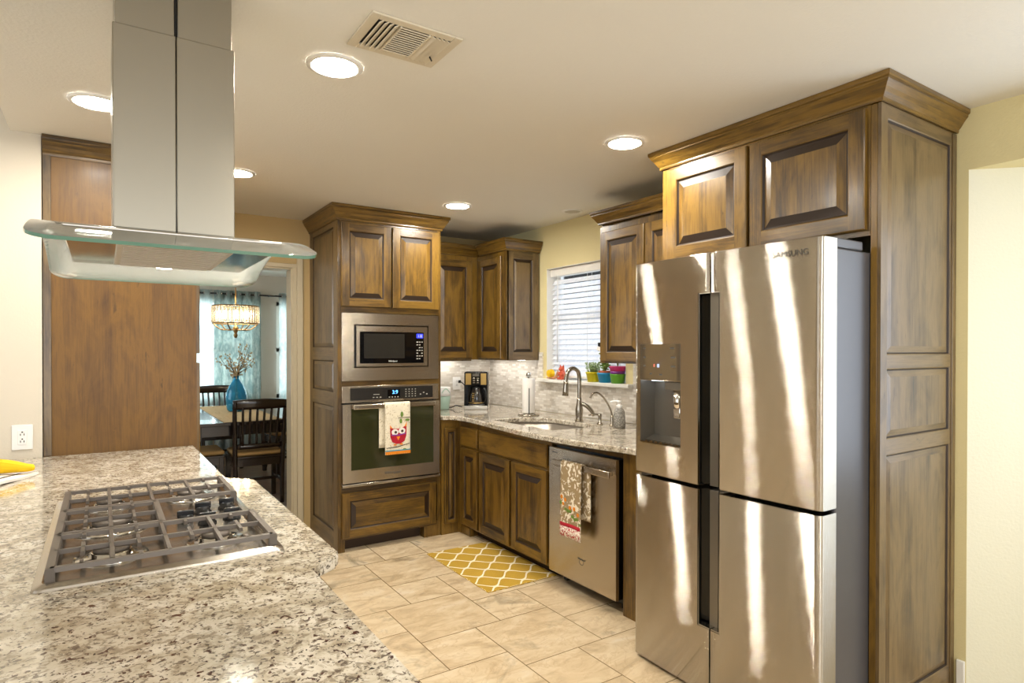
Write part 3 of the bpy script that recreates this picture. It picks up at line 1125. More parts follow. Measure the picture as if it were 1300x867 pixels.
def grate(y0, y1, x0, x1, name='grate'):
    b = MB()
    fw = 0.010
    for a in ((x0, y0, x1, y0), (x0, y1, x1, y1)):
        bar(b, *a, 0.009)
    for a in ((x0, y0 - 0.009, x0, y1 + 0.009), (x1, y0 - 0.009, x1, y1 + 0.009)):
        bar(b, *a, fw)
    ym = (y0 + y1) / 2
    xs = [x for x in (0.017, 0.13, 0.243) if x0 + 0.03 < x < x1 - 0.02]
    for xx in xs:
        bar(b, xx, y0, xx, y1, 0.0055)
    bar(b, x0, ym, x1, ym, 0.0055)
    for xx in [x for x in (-0.04, 0.073, 0.187, 0.30) if x0 < x < x1]:
        bar(b, xx, ym - 0.045, xx, ym + 0.045, 0.005)
        bar(b, xx, y0, xx, y0 + 0.03, 0.005); bar(b, xx, y1, xx, y1 - 0.03, 0.005)
    for xx in (x0, x1):
        for yy in (y0, y1):
            b.box((xx - 0.009, yy - 0.008, zp + 0.001), (xx + 0.009, yy + 0.008, ZG - 0.010))
    return obj(name, b, 'iron', t)


grate(1.655, 1.930, -0.095, 0.358)
grate(1.950, 2.205, -0.095, 0.135)
grate(2.225, 2.505, -0.095, 0.358)
for kx, ky in ((0.200, 2.045), (0.255, 2.125), (0.250, 1.985), (0.325, 2.145), (0.318, 2.005)):
    b = MB()
    b.lathe([(0.025, zp), (0.025, zp + 0.004), (0.021, zp + 0.006), (0.020, zp + 0.018), (0.018, zp + 0.020)], (kx, ky, 0), 20)
    b.box((kx - 0.022, ky - 0.006, zp + 0.012), (kx + 0.022, ky + 0.006, zp + 0.032), 0.003)
    obj('knob', b, 'black', t)

# ---------------------------------------------------------------- range hood
t = thing('range_hood', 'stainless island range hood with curved glass canopy over the cooktop', 'range hood', (0.167, 2.04, HC))
hx0, hx1, hy0, hy1 = 0.023, 0.311, 1.90, 2.18
GX0, GX1, GY0, GY1, GZT, SAG = -0.137, 0.468, 1.600, 2.480, 1.653, 0.088


def gz(y):
    k = (y - (GY0 + GY1) / 2) / ((GY1 - GY0) / 2)
    return GZT + SAG * (1 - k * k)


xm = (hx0 + hx1) / 2
for k in range(2):
    b = MB()
    xa, xb = (hx0, xm - 0.0006) if k == 0 else (xm + 0.0006, hx1)
    b.box((xa, hy0, 1.736), (xb, hy1, 2.262), 0.0025)
    obj('chimney_cover', b, 'steel_hood', t)
b = MB()
b.box((hx0 + 0.006, hy0 + 0.006, 2.255), (xm - 0.004, hy1 - 0.006, HC - 0.001), 0.002)
b.box((xm + 0.004, hy0 + 0.006, 2.255), (hx1 - 0.006, hy1 - 0.006, HC - 0.001), 0.002)
b.box((xm - 0.004, hy0 + 0.02, 2.255), (xm + 0.004, hy1 - 0.02, HC - 0.001), 0, 1)
obj('upper_sleeve', b, ['steel_hood', 'black'], t)
b = MB()
ny, nx, rc = 40, 10, 0.055
rows = []
for i in range(ny + 1):
    k = i / ny
    y = GY0 + (GY1 - GY0) * (0.5 - 0.5 * math.cos(PI * k))
    d = min(y - GY0, GY1 - y)
    ins = rc - math.sqrt(max(rc * rc - (rc - d) ** 2, 0)) if d < rc else 0
    rows.append([(GX0 + ins + (GX1 - GX0 - 2 * ins) * j / nx, y, gz(y)) for j in range(nx + 1)])
rim = b.sheet(rows, 0.008)
for f in rim:
    f.material_index = 1
obj('glass_canopy', b, ['glass', 'glass_edge'], t)
b = MB()
BX0, BX1, BY_0, BY_1, BZ0 = -0.076, 0.402, 1.735, 2.350, 1.690
b.box((BX0, BY_0, BZ0), (BX1, BY_1, BZ0 + 0.018), 0.003)
b.box((BX0 + 0.05, BY_0 + 0.09, BZ0 + 0.018), (BX1 - 0.05, BY_1 - 0.09, 1.714), 0.003)
obj('body', b, 'steel_pol', t)
b = MB()
b.box((0.030, 1.80, BZ0 - 0.007), (0.300, 2.285, BZ0 + 0.001), 0.003)
for k in range(14):
    yy = 1.82 + k * 0.034
    b.box((0.045, yy, BZ0 - 0.009), (0.285, yy + 0.02, BZ0 - 0.006))
obj('grease_filter', b, 'filter', t)
for yy in (2.318, 1.767):
    b = MB(); b.lathe([(0.028, BZ0 - 0.003), (0.028, BZ0 + 0.001)], (0.167, yy, 0), 20)
    hl = obj('lamp_ring', b, 'chrome', t)
    b = MB(); b.lathe([(0.022, BZ0 - 0.006), (0.022, BZ0 - 0.002)], (0.167, yy, 0), 20)
    obj('lamp_lens', b, 'hoodlamp', hl)

# ---------------------------------------------------------------- cloths on the peninsula
t = thing('folded_towel', 'white striped cloth lying flat under the yellow cloth', 'towel', (-0.33, 3.06, 0.9155))
b = MB()
rows = []
for i in range(9):
    y = 2.93 + 0.22 * i / 8
    rows.append([(-0.56 + (0.325 - 0.10 * (1 - i / 8) ) * j / 10 + 0.02 * i / 8, y, 0.9235 + 0.003 * math.sin(j * 1.3 + i * 0.8)) for j in range(11)])
b.sheet(rows, 0.010)
ft = obj('cloth', b, 'white_cloth', t)
b = MB()
for f0 in (0.60, 0.80):
    rws = []
    for i in range(9):
        a = rows[i]
        j = f0 * 10
        p = [Vector(a[int(j)]).lerp(Vector(a[int(j) + 1]), j - int(j) + k * 0.35) for k in (0, 1)]
        rws.append([(q.x, q.y, q.z + 0.0056) for q in p])
    b.sheet(rws, 0.0012)
obj('stripe', b, 'brown', ft)
t = thing('yellow_cloth', 'rolled yellow cloth with white cuff at the left counter edge', 'cloth', (-0.33, 3.15, 0.93))
b = MB()
b.tube([(-0.395, 3.16, 0.957), (-0.37, 3.155, 0.959), (-0.33, 3.145, 0.962), (-0.29, 3.14, 0.957), (-0.255, 3.135, 0.951), (-0.232, 3.13, 0.950), (-0.226, 3.13, 0.950)], [0.022, 0.024, 0.028, 0.023, 0.0165, 0.013, 0.006], 12, sub=3)
for k in range(6):
    a = k * PI / 3
    b.tube([(-0.385, 3.157 + 0.020 * math.cos(a), 0.958 + 0.020 * math.sin(a)), (-0.33, 3.145 + 0.025 * math.cos(a + .3), 0.9625 + 0.024 * math.sin(a + .3)), (-0.25, 3.135 + 0.011 * math.cos(a + .5), 0.951 + 0.011 * math.sin(a + .5))], 0.0045, 6, sub=3)
obj('cloth', b, 'yellow', t)
b = MB(); b.tube([(-0.46, 3.165, 0.957), (-0.43, 3.163, 0.957), (-0.395, 3.16, 0.957)], [0.024, 0.026, 0.026], 14, sub=2)
b.tube([(-0.400, 3.16, 0.957), (-0.394, 3.159, 0.957)], 0.0275, 14)
b.tube([(-0.425, 3.162, 0.957), (-0.420, 3.162, 0.957)], 0.0275, 14)
obj('cuff', b, 'white_cloth', t)


def outlet(name, label, o, u, v, wd=0.078, ht=0.115):
    """duplex wall outlet; o = centre on the wall, u right, v up"""
    o, u, v = Vector(o), Vector(u), Vector(v)
    n = u.cross(v)
    t = thing(name, label, 'outlet', tuple(o))
    b = MB(); b.obox(o + n * 0.0035, u * wd / 2, v * ht / 2, n * 0.003, 0.002)
    obj('cover_plate', b, 'plastic_white', t)
    b = MB(); b.obox(o + n * 0.0075, u * 0.0165, v * 0.0335, n * 0.002, 0.001)
    rc_ = obj('receptacle', b, 'plastic_white', t)
    b = MB()
    for s_ in (-1, 1):
        c = o + v * 0.016 * s_ + n * 0.0097
        for q in (-1, 1):
            b.obox(c + u * 0.0065 * q - v * 0.003, u * 0.0014, v * 0.0045, n * 0.0008)
        b.obox(c + v * 0.008, u * 0.003, v * 0.0028, n * 0.0008, 0.0005)
    obj('slots', b, 'black', rc_)
    return t


outlet('wall_outlet', 'white wall outlet above the peninsula beside the tall veneer panel', (-0.310, 3.673, 1.013), X, Z)
outlet('backsplash_outlet', 'white outlet on the mosaic backsplash behind the coffee maker', (2.650, YW - 0.009, 1.117), X, Z)

# ================================================================== OVEN TOWER
TX0, TX1, TY = 1.3556, 2.1504, 4.274
t = thing('oven_tower_cabinet', 'tall wooden cabinet tower holding the microwave and wall oven', 'cabinet', (1.753, 4.6, 0))
b = MB()
yb = YW - 0.002
b.box((TX0 + 0.012, TY + 0.018, 0.0), (TX0 + 0.03, yb, 2.40), grain=Z)
b.box((TX1 - 0.018, TY + 0.018, 0.10), (TX1, yb, 2.40), grain=Z)
b.box((TX0 + 0.012, TY + 0.30, 2.38), (TX1, yb, 2.40), grain=X)
b.box((TX0 + 0.012, yb - 0.02, 0.10), (TX1, yb, 2.40), grain=Z)
# face frame
b.box((TX0, TY, 0.0), (TX0 + 0.026, TY + 0.02, 2.34), 0.002, grain=Z)
b.box((TX0 + 0.012, TY + 0.001, 0.0), (TX0 + 0.05, TY + 0.06, 0.10), 0.002, grain=Z)
b.box((TX1 - 0.030, TY, 0.0), (TX1, TY + 0.02, 2.34), 0.002, grain=Z)
b.box((TX1 - 0.14, TY + 0.001, 0.0), (TX1 - 0.002, TY + 0.07, 0.10), 0.002, grain=Z)
b.box((TX0 + 0.026, TY, 2.305), (TX1 - 0.030, TY + 0.02, 2.40), grain=X)
b.box((TX0 + 0.026, TY, 1.684), (TX1 - 0.030, TY + 0.02, 1.728), grain=X)
b.box((TX0 + 0.026, TY, 1.160), (TX1 - 0.030, TY + 0.02, 1.20), grain=X)
b.box((TX0 + 0.026, TY, 0.395), (TX1 - 0.030, TY + 0.02, 0.458), grain=X)
b.box((TX0 + 0.026, TY, 0.085), (TX1 - 0.030, TY + 0.02, 0.115), grain=X)
b.box((TX0 + 0.03, TY + 0.02, 0.458), (TX1 - 0.018, yb - 0.02, 0.47))
b.box((TX0 + 0.03, TY + 0.02, 1.165), (TX1 - 0.018, yb - 0.02, 1.18))
b.box((TX0 + 0.05, TY + 0.075, 0.0), (TX1 - 0.14, TY + 0.09, 0.10), 0, 1, X)
obj('carcass', b, ['wood', 'toe'], t)
b = MB()


def side_panel(b, o, u, w, zs, stile, zlo, zhi, t_=0.012, mids=()):
    """frame-and-panel end: zs = list of (z0, z1) of the recessed fields"""
    o, u = Vector(o), Vector(u)
    n = u.cross(Z)

    def P(a, z, d):
        p = o + u * a + n * d
        return (p.x, p.y, z)
    for a0, a1 in ((0, stile), (w - stile, w)):
        b.poly([P(a0, zlo, t_), P(a1, zlo, t_), P(a1, zhi, t_), P(a0, zhi, t_)], 0, Z)
    edges = [zlo] + [q for z in zs for q in z] + [zhi]
    for k in range(0, len(edges), 2):
        b.poly([P(stile, edges[k], t_), P(w - stile, edges[k], t_), P(w - stile, edges[k + 1], t_), P(stile, edges[k + 1], t_)], 0, u)
    for a0 in (0, w):
        q = [P(a0, zlo, 0), P(a0, zlo, t_), P(a0, zhi, t_), P(a0, zhi, 0)]
        b.poly(q if a0 == 0 else q[::-1], 0, Z)
    b.poly([P(0, zhi, 0), P(0, zhi, t_), P(w, zhi, t_), P(w, zhi, 0)], 0, u)
    b.poly([P(0, zlo, 0), P(w, zlo, 0), P(w, zlo, t_), P(0, zlo, t_)], 0, u)
    for z0, z1 in zs:
        def ring(i0, d0, i1, d1, mat):
            r0 = [(stile + i0, z0 + i0), (w - stile - i0, z0 + i0), (w - stile - i0, z1 - i0), (stile + i0, z1 - i0)]
            r1 = [(stile + i1, z0 + i1), (w - stile - i1, z0 + i1), (w - stile - i1, z1 - i1), (stile + i1, z1 - i1)]
            for k in range(4):
                j = (k + 1) % 4
                b.poly([P(*r0[k], d0), P(*r0[j], d0), P(*r1[j], d1), P(*r1[k], d1)], mat, u if k in (0, 2) else Z)
        ring(0, t_, 0.004, t_ - 0.003, 0)
        ring(0.004, t_ - 0.003, 0.008, t_ - 0.009, 1)
        ring(0.008, t_ - 0.009, 0.010, t_ - 0.009, 1)
        ring(0.010, t_ - 0.009, 0.034, t_ - 0.002, 0)
        i = 0.034
        b.poly([P(stile + i, z0 + i, t_ - 0.002), P(w - stile - i, z0 + i, t_ - 0.002), P(w - stile - i, z1 - i, t_ - 0.002), P(stile + i, z1 - i, t_ - 0.002)], 0, Z)


side_panel(b, (TX0 + 0.012, yb, 0), -Y, yb - TY - 0.02, [(0.13, 1.02), (1.115, 1.345), (1.435, 2.29)], 0.075, 0.0, 2.34)
obj('side_panel', b, ['wood_side', 'glaze'], t)
for x0, x1 in ((1.378, 1.745), (1.756, 2.126)):
    b = MB(); raised(b, (x0, TY, 1.722), X, Z, x1 - x0, 2.308 - 1.722)
    obj('door', b, ['wood', 'glaze'], t)
b = MB(); raised(b, (1.380, TY, 0.100), X, Z, 2.104 - 1.380, 0.315, flip=True)
obj('drawer', b, ['wood', 'glaze'], t)
b = MB(); crown(b, [(TX0, yb), (TX0, TY), (TX1, TY), (TX1, 4.60)], crown_prof(2.325, HC - 0.002, 0.056))
obj('crown_molding', b, 'wood', t)

# microwave with trim kit
t = thing('built_in_microwave', 'stainless built in microwave above the wall oven', 'microwave', (1.751, 4.3, 1.2))
MX0, MX1, MZ0, MZ1 = 1.3785, 2.1235, 1.200, 1.678
IX0, IX1, IZ0, IZ1 = 1.466, 2.038, 1.292, 1.598
yf = TY - 0.018
b = MB()
for lo, hi in (((MX0, MZ0), (IX0, MZ1)), ((IX1, MZ0), (MX1, MZ1)), ((IX0, MZ0), (IX1, IZ0)), ((IX0, IZ1), (IX1, MZ1))):
    b.box((lo[0], yf, lo[1]), (hi[0], TY - 0.001, hi[1]))
obj('trim_frame', b, 'steel', t)
b = MB(); b.box((IX0 + 0.006, yf + 0.004, IZ0 + 0.006), (IX1 - 0.006, TY + 0.38, IZ1 - 0.006))
obj('housing', b, 'black', t)
b = MB()
DX0, DX1, DZ0, DZ1 = IX0 + 0.014, IX1 - 0.012, IZ0 + 0.008, IZ1 - 0.010
SX0, SX1, SZ0, SZ1 = 1.504, 1.996, 1.322, 1.548
for lo, hi in (((DX0, DZ0), (SX0, DZ1)), ((SX1, DZ0), (DX1, DZ1)), ((SX0, DZ0), (SX1, SZ0)), ((SX0, SZ1), (SX1, DZ1))):
    b.box((lo[0], yf - 0.010, lo[1]), (hi[0], yf + 0.004, hi[1]))
md = obj('door', b, 'steel', t)
b = MB(); b.box((SX0, yf - 0.008, SZ0), (SX1, yf + 0.004, SZ1))
gp = obj('glass_front', b, 'black_gloss', md)
b = MB(); b.box((1.536, yf - 0.0095, 1.358), (1.842, yf - 0.0078, 1.535))
obj('viewing_window', b, 'mw_glass', md)
b = MB(); b.box((1.938, yf - 0.0092, 1.506), (1.990, yf - 0.0078, 1.538))
obj('display', b, 'mw_led', md)
text('display_digits', '1:8', 0.028, (1.964, yf - 0.0094, 1.521), X, Z, 'text_white', md)
b = MB()
for i in range(3):
    for j in range(7):
        if (i * 7 + j) % 5 != 4:
            b.box((1.938 + i * 0.019, yf - 0.0088, 1.350 + j * 0.0205), (1.950 + i * 0.019, yf - 0.0078, 1.357 + j * 0.0205))
obj('keypad', b, 'text_pale', md)
text('logo', 'Whirlpool', 0.016, (1.752, yf - 0.0081, 1.337), X, Z, 'text_white', md)

# wall oven
t = thing('wall_oven', 'stainless wall oven with dark window below the microwave', 'oven', (1.751, 4.3, 0.46))
VX0, VX1 = 1.3785, 2.120
b = MB(); b.box((VX0 + 0.03, TY + 0.001, 0.475), (VX1 - 0.03, TY + 0.45, 1.155))
obj('oven_body', b, 'grey_dark', t)
b = MB(); b.box((VX0, yf - 0.004, 1.047), (VX1, TY - 0.001, 1.163), 0.002)
cp_ = obj('control_panel', b, 'steel', t)
b = MB(); b.box((1.436, yf - 0.0065, 1.063), (2.072, yf - 0.003, 1.150), 0.001)
obj('control_glass', b, 'grey_dark', cp_)
b = MB(); b.box((1.712, yf - 0.008, 1.070), (1.808, yf - 0.006, 1.132))
obj('display', b, 'black_gloss', cp_)
text('display_digits', '3:9', 0.038, (1.768, yf - 0.0082, 1.111), X, Z, 'blue_led', cp_)
b = MB()
for i in range(4):
    b.box((1.720 + i * 0.022, yf - 0.0085, 1.074), (1.730 + i * 0.022, yf - 0.0078, 1.080))
obj('display_keys', b, 'text_pale', cp_)
b = MB()
for i in range(4):
    for j in range(4):
        b.box((1.850 + i * 0.025, yf - 0.0072, 1.075 + j * 0.017), (1.858 + i * 0.025, yf - 0.0062, 1.081 + j * 0.017))
obj('number_pad', b, 'text_pale', cp_)
b = MB()
for i in range(3):
    b.box((1.600 + i * 0.026, yf - 0.0072, 1.076), (1.612 + i * 0.026, yf - 0.0062, 1.082))
b.box((1.605, yf - 0.0072, 1.098), (1.650, yf - 0.0062, 1.102))
obj('mode_keys', b, 'text_pale', cp_)
b = MB()
for i in range(3):
    b.box((1.965 + i * 0.026, yf - 0.0072, 1.085 + (i % 2) * 0.012), (1.976 + i * 0.026, yf - 0.0062, 1.093 + (i % 2) * 0.012))
obj('start_keys', b, 'text_pale', cp_)
b = MB()
WX0, WX1, WZ_0, WZ_1 = 1.438, 2.070, 0.575, 1.005
yd = yf - 0.022
for lo, hi in (((VX0, 0.487), (WX0, 1.038)), ((WX1, 0.487), (VX1, 1.038)), ((WX0, 0.487), (WX1, WZ_0)), ((WX0, WZ_1), (WX1, 1.038))):
    b.box((lo[0], yd, lo[1]), (hi[0], TY - 0.001, hi[1]))
od = obj('door', b, 'steel', t)
b = MB(); b.box((WX0, yd + 0.002, WZ_0), (WX1, TY - 0.002, WZ_1))
obj('oven_window', b, 'olive_reflection_glass', od)
b = MB()
b.box((WX0 + 0.002, yd - 0.046, 1.003), (WX1 - 0.002, yd - 0.030, 1.038), 0.006)
for xx in (WX0 + 0.012, WX1 - 0.036):
    b.box((xx, yd - 0.034, 1.008), (xx + 0.024, yd, 1.032), 0.003)
obj('handle', b, 'steel', od)
text('logo', 'Whirlpool', 0.030, (1.745, yd - 0.0005, 0.532), X, Z, 'text_grey', od)
b = MB(); b.box((VX0 - 0.004, yd - 0.006, 0.460), (VX1 + 0.004, TY - 0.001, 0.480), 0.004)
obj('bottom_trim', b, 'steel_pol', t)


def draped(b, bar_y, bar_z, x0, x1, zf, zb, th=0.004, r=0.016, sgn=-1, wav=0.002, off=0.0, xshift=0.0, back=True):
    """towel over a bar along x: front flap to zf, back flap to zb"""
    rows = []
    nx_ = 10
    path = []
    for k in range(13):
        path.append((bar_y + sgn * r, zf + (bar_z - zf) * k / 12, 0))
    for k in range(1, 9):
        a = PI * k / 9
        path.append((bar_y + sgn * r * math.cos(a), bar_z + r * math.sin(a), 1))
    if back:
        for k in range(10):
            path.append((bar_y - sgn * r, bar_z - (bar_z - zb) * k / 9, 2))
    for (yy, zz, s_) in path:
        row = []
        for j in range(nx_ + 1):
            q = j / nx_
            amp = wav * max(0, min(1, (bar_z - zz) / 0.25)) if s_ != 1 else 0
            xs = x0 + (x1 - x0) * q + (xshift if s_ == 2 else 0)
            row.append((xs, yy + sgn * amp * (1 + math.sin(q * 9 + 1)) * (1 if s_ == 0 else -0.3), zz))
        rows.append(row)
    b.sheet(rows, th)


# owl towel
t = thing('owl_dish_towel', 'cream dish towel with a red owl hanging on the oven handle', 'towel', (1.765, yd - 0.04, 1.04))
by = yd - 0.038
FY = by - 0.016 - 0.0065
b = MB(); draped(b, by, 1.0265, 1.664, 1.856, 0.672, 0.72, r=0.0165, xshift=-0.032)
tw = obj('towel', b, 'towel_owl', t)


def flat(b, pts, y, dep=0.0016):
    """thin applique facing -y: outline in (x, z)"""
    n = len(pts)
    f_ = [b.b.verts.new((p[0], y, p[1])) for p in pts]
    k_ = [b.b.verts.new((p[0], y + dep, p[1])) for p in pts]
    b.b.faces.new(f_); b.b.faces.new(k_[::-1])
    for i in range(n):
        j = (i + 1) % n
        b.b.faces.new((f_[i], k_[i], k_[j], f_[j]))


def ell(cx, cz, rx, rz_, n=20, a0=0, a1=2 * PI):
    return [(cx + rx * math.cos(a0 + (a1 - a0) * k / n), cz + rz_ * math.sin(a0 + (a1 - a0) * k / n)) for k in range(n)]


b = MB()
ox, oz = 1.762, 0.815
flat(b, [(ox - 0.062, oz + 0.05), (ox - 0.06, oz - 0.02), (ox - 0.045, oz - 0.055), (ox - 0.015, oz - 0.07), (ox + 0.02, oz - 0.07), (ox + 0.048, oz - 0.053), (ox + 0.062, oz - 0.015), (ox + 0.064, oz + 0.065), (ox + 0.035, oz + 0.045), (ox, oz + 0.038), (ox - 0.035, oz + 0.04)], FY)
obj('owl_body', b, 'red', tw)
for nm_, pl_ in (('owl_ear', [(ox - 0.064, oz + 0.068), (ox - 0.060, oz + 0.044), (ox - 0.042, oz + 0.042)]), ('owl_ear', [(ox + 0.066, oz + 0.088), (ox + 0.048, oz + 0.052), (ox + 0.063, oz + 0.052)]), ('owl_beak', [(ox - 0.014, oz - 0.018), (ox + 0.014, oz - 0.018), (ox, oz - 0.046)]), ('owl_foot', ell(ox - 0.024, oz - 0.076, 0.012, 0.006, 10)), ('owl_foot', ell(ox + 0.024, oz - 0.074, 0.012, 0.006, 10))):
    b = MB(); flat(b, pl_, FY - 0.0010)
    obj(nm_, b, 'orange', tw)
for ex_, ez_, px_, pz_ in ((ox - 0.025, oz + 0.015, ox - 0.020, oz + 0.014), (ox + 0.028, oz + 0.022, ox + 0.030, oz + 0.020)):
    b = MB(); flat(b, ell(ex_, ez_, 0.026, 0.022), FY - 0.0012)
    obj('owl_eye', b, 'white_cloth', tw)
    b = MB(); flat(b, ell(px_, pz_, 0.010, 0.010, 12), FY - 0.0020)
    obj('owl_pupil', b, 'brown', tw)
b = MB(); flat(b, [(ox - 0.052, oz - 0.001), (ox - 0.05, oz - 0.010), (ox, oz - 0.012), (ox + 0.054, oz - 0.002), (ox + 0.054, oz + 0.006), (ox, oz - 0.004)], FY - 0.0018)
obj('owl_lids', b, 'purple_plastic', tw)
for pl_ in ([(1.672, oz - 0.094), (1.76, oz - 0.088), (1.85, oz - 0.070), (1.85, oz - 0.075), (1.76, oz - 0.094), (1.672, oz - 0.099)], [(1.76, oz + 0.118), (1.852, oz + 0.119), (1.852, oz + 0.114), (1.76, oz + 0.115)]):
    b = MB(); flat(b, pl_, FY - 0.0004)
    obj('branch', b, 'brown', tw)
b = MB()
for cx_, cz_, a, cc in ((1.790, oz + 0.140, 1, 0.020), (1.782, oz + 0.092, 1, 0.018), (1.832, oz + 0.098, 0.4, 0.018), (1.81, oz - 0.112, 0.5, 0.014), (1.832, oz - 0.118, 0.5, 0.012)):
    flat(b, ell(cx_, cz_, cc * 0.55 if a == 1 else cc, cc if a == 1 else cc * 0.5, 10), FY - 0.0006)
obj('leaves', b, 'leaf', tw)
b = MB(); b.box((1.664, FY - 0.0012, 0.694), (1.856, FY + 0.0012, 0.702))
obj('teal_band', b, 'teal', tw)
b = MB()
pts = [(1.664, 0.694)]
for k in range(12):
    x0 = 1.664 + k * 0.016
    pts += [(x0 + 0.002, 0.672), (x0 + 0.014, 0.670), (x0 + 0.016, 0.680)]
pts.append((1.856, 0.694))
flat(b, pts, FY - 0.0008, 0.0022)
obj('orange_hem', b, 'orange', tw)

# ================================================================== SINK RUN
SXF = 2.3055
b = MB()
ol = [(3.004, 2.242), (3.004, YW - 0.010), (2.1525, YW - 0.010), (2.1525, 4.238)]
fr = [(2.205, 4.215), (2.238, 4.14), (2.242, 3.98), (2.222, 3.74), (2.185, 3.40), (2.165, 3.10), (2.168, 2.85), (2.198, 2.60), (2.240, 2.38), (2.250, 2.242)]
fp = []
for i in range(len(fr) - 1):
    p0, p1, p2, p3 = [Vector(fr[max(0, min(len(fr) - 1, i + q))]) for q in (-1, 0, 1, 2)]
    for k in range(4):
        tt = k / 4
        fp.append(tuple(0.5 * ((2 * p1) + (p2 - p0) * tt + (2 * p0 - 5 * p1 + 4 * p2 - p3) * tt * tt + (3 * p1 - p0 - 3 * p2 + p3) * tt ** 3)))
fp.append(fr[-1])
outer = ol + fp
hole = round_poly([(2.345, 3.105), (2.340, 3.835), (2.57, 3.825), (2.735, 3.68), (2.758, 3.45), (2.755, 3.105)], [0.05, 0.03, 0.06, 0.06, 0.06, 0.06], 5)
bm = b.b
vo_ = [bm.verts.new((p[0], p[1], 0.915)) for p in outer]
vh = [bm.verts.new((p[0], p[1], 0.915)) for p in hole]
es = [bm.edges.new((L[k], L[(k + 1) % len(L)])) for L in (vo_, vh) for k in range(len(L))]
bmesh.ops.triangle_fill(bm, use_beauty=True, edges=es, normal=(0, 0, 1))
top_f = list(bm.faces)
ext = bmesh.ops.extrude_face_region(bm, geom=top_f, use_keep_orig=True)
nv = [g for g in ext['geom'] if isinstance(g, bmesh.types.BMVert)]
bmesh.ops.translate(bm, verts=nv, vec=(0, 0, -0.03))
bmesh.ops.recalc_face_normals(bm, faces=bm.faces)
be = [e for e in bm.edges if len(e.link_faces) == 2 and all(v.co.z > 0.9 for v in e.verts) and abs(e.link_faces[0].normal.z - e.link_faces[1].normal.z) > 0.5]
r = bmesh.ops.bevel(bm, geom=be, offset=0.007, segments=3, affect='EDGES', profile=0.5)
for f in r['faces']:
    f.smooth = True
obj('sink_countertop', b, 'granite', None, 'cream granite countertop around the sink below the window', 'countertop', loc=(2.6, 3.5, 0.885))

# sink basin
b = MB()


def loop_in(d, z):
    c = Vector((2.56, 3.46))
    out_ = []
    for p in hole:
        v_ = Vector(p) - c
        out_.append((c.x + v_.x * (1 + d / v_.length), c.y + v_.y * (1 + d / v_.length), z))
    return out_


rg = [loop_in(0.022, 0.8845), loop_in(0.004, 0.8845), loop_in(0.002, 0.72), loop_in(-0.03, 0.70)]
rg2 = [loop_in(0.022, 0.880), loop_in(0.008, 0.880), loop_in(0.006, 0.715), loop_in(-0.03, 0.694)]
for R_, flip in ((rg, False), (rg2, True)):
    vv = [[b.b.verts.new(p) for p in q] for q in R_]
    for a, c in zip(vv, vv[1:]):
        for k in range(len(a)):
            j = (k + 1) % len(a)
            q = (a[k], c[k], c[j], a[j])
            f = b.b.faces.new(q if not flip else q[::-1]); f.smooth = True
    b.b.faces.new(vv[-1] if not flip else vv[-1][::-1])
sk = obj('kitchen_sink', b, 'sink_steel', None, 'undermount steel sink sunk in the granite by the window', 'sink', loc=(2.56, 3.46, 0.69))
b = MB(); b.lathe([(0.045, 0.7005), (0.043, 0.704), (0.02, 0.702)], (2.56, 3.46, 0), 20)
obj('drain', b, 'chrome', sk)


def base_unit(name, label, y0, y1, drawers, doors, toe=True, loc=None):
    t = thing(name, label, 'cabinet', (2.65, (y0 + y1) / 2, 0))
    b = MB()
    b.box((SXF + 0.02, y0 + 0.001, 0.10), (SXF + 0.65, y0 + 0.016, 0.883), grain=Z)
    b.box((SXF + 0.02, y1 - 0.016, 0.10), (SXF + 0.65, y1 - 0.001, 0.883), grain=Z)
    b.box((SXF + 0.02, y0 + 0.016, 0.10), (SXF + 0.65, y1 - 0.016, 0.118))
    b.box((SXF + 0.635, y0 + 0.016, 0.118), (SXF + 0.65, y1 - 0.016, 0.883))
    b.box((SXF, y0, 0.07), (SXF + 0.02, y0 + 0.03, 0.883), grain=Z)
    b.box((SXF, y1 - 0.03, 0.07), (SXF + 0.02, y1, 0.883), grain=Z)
    b.box((SXF, y0 + 0.03, 0.825), (SXF + 0.02, y1 - 0.03, 0.883), grain=Y)
    b.box((SXF, y0 + 0.03, 0.655), (SXF + 0.02, y1 - 0.03, 0.70), grain=Y)
    b.box((SXF, y0 + 0.03, 0.07), (SXF + 0.02, y1 - 0.03, 0.12), grain=Y)
    if toe:
        b.box((SXF + 0.075, y0 + 0.001, 0.0), (SXF + 0.09, y1 - 0.001, 0.10), 0, 1, Y)
    obj('carcass', b, ['wood', 'toe'], t)
    for a, c in drawers:
        b = MB(); slab_front(b, (SXF, c, 0.685), -Y, Z, c - a, 0.145)
        obj('drawer_front', b, 'wood', t)
    for a, c, st in doors:
        b = MB(); raised(b, (SXF, c, 0.085), -Y, Z, c - a, 0.582, stile=st)
        obj('door', b, ['wood', 'glaze'], t)
    return t


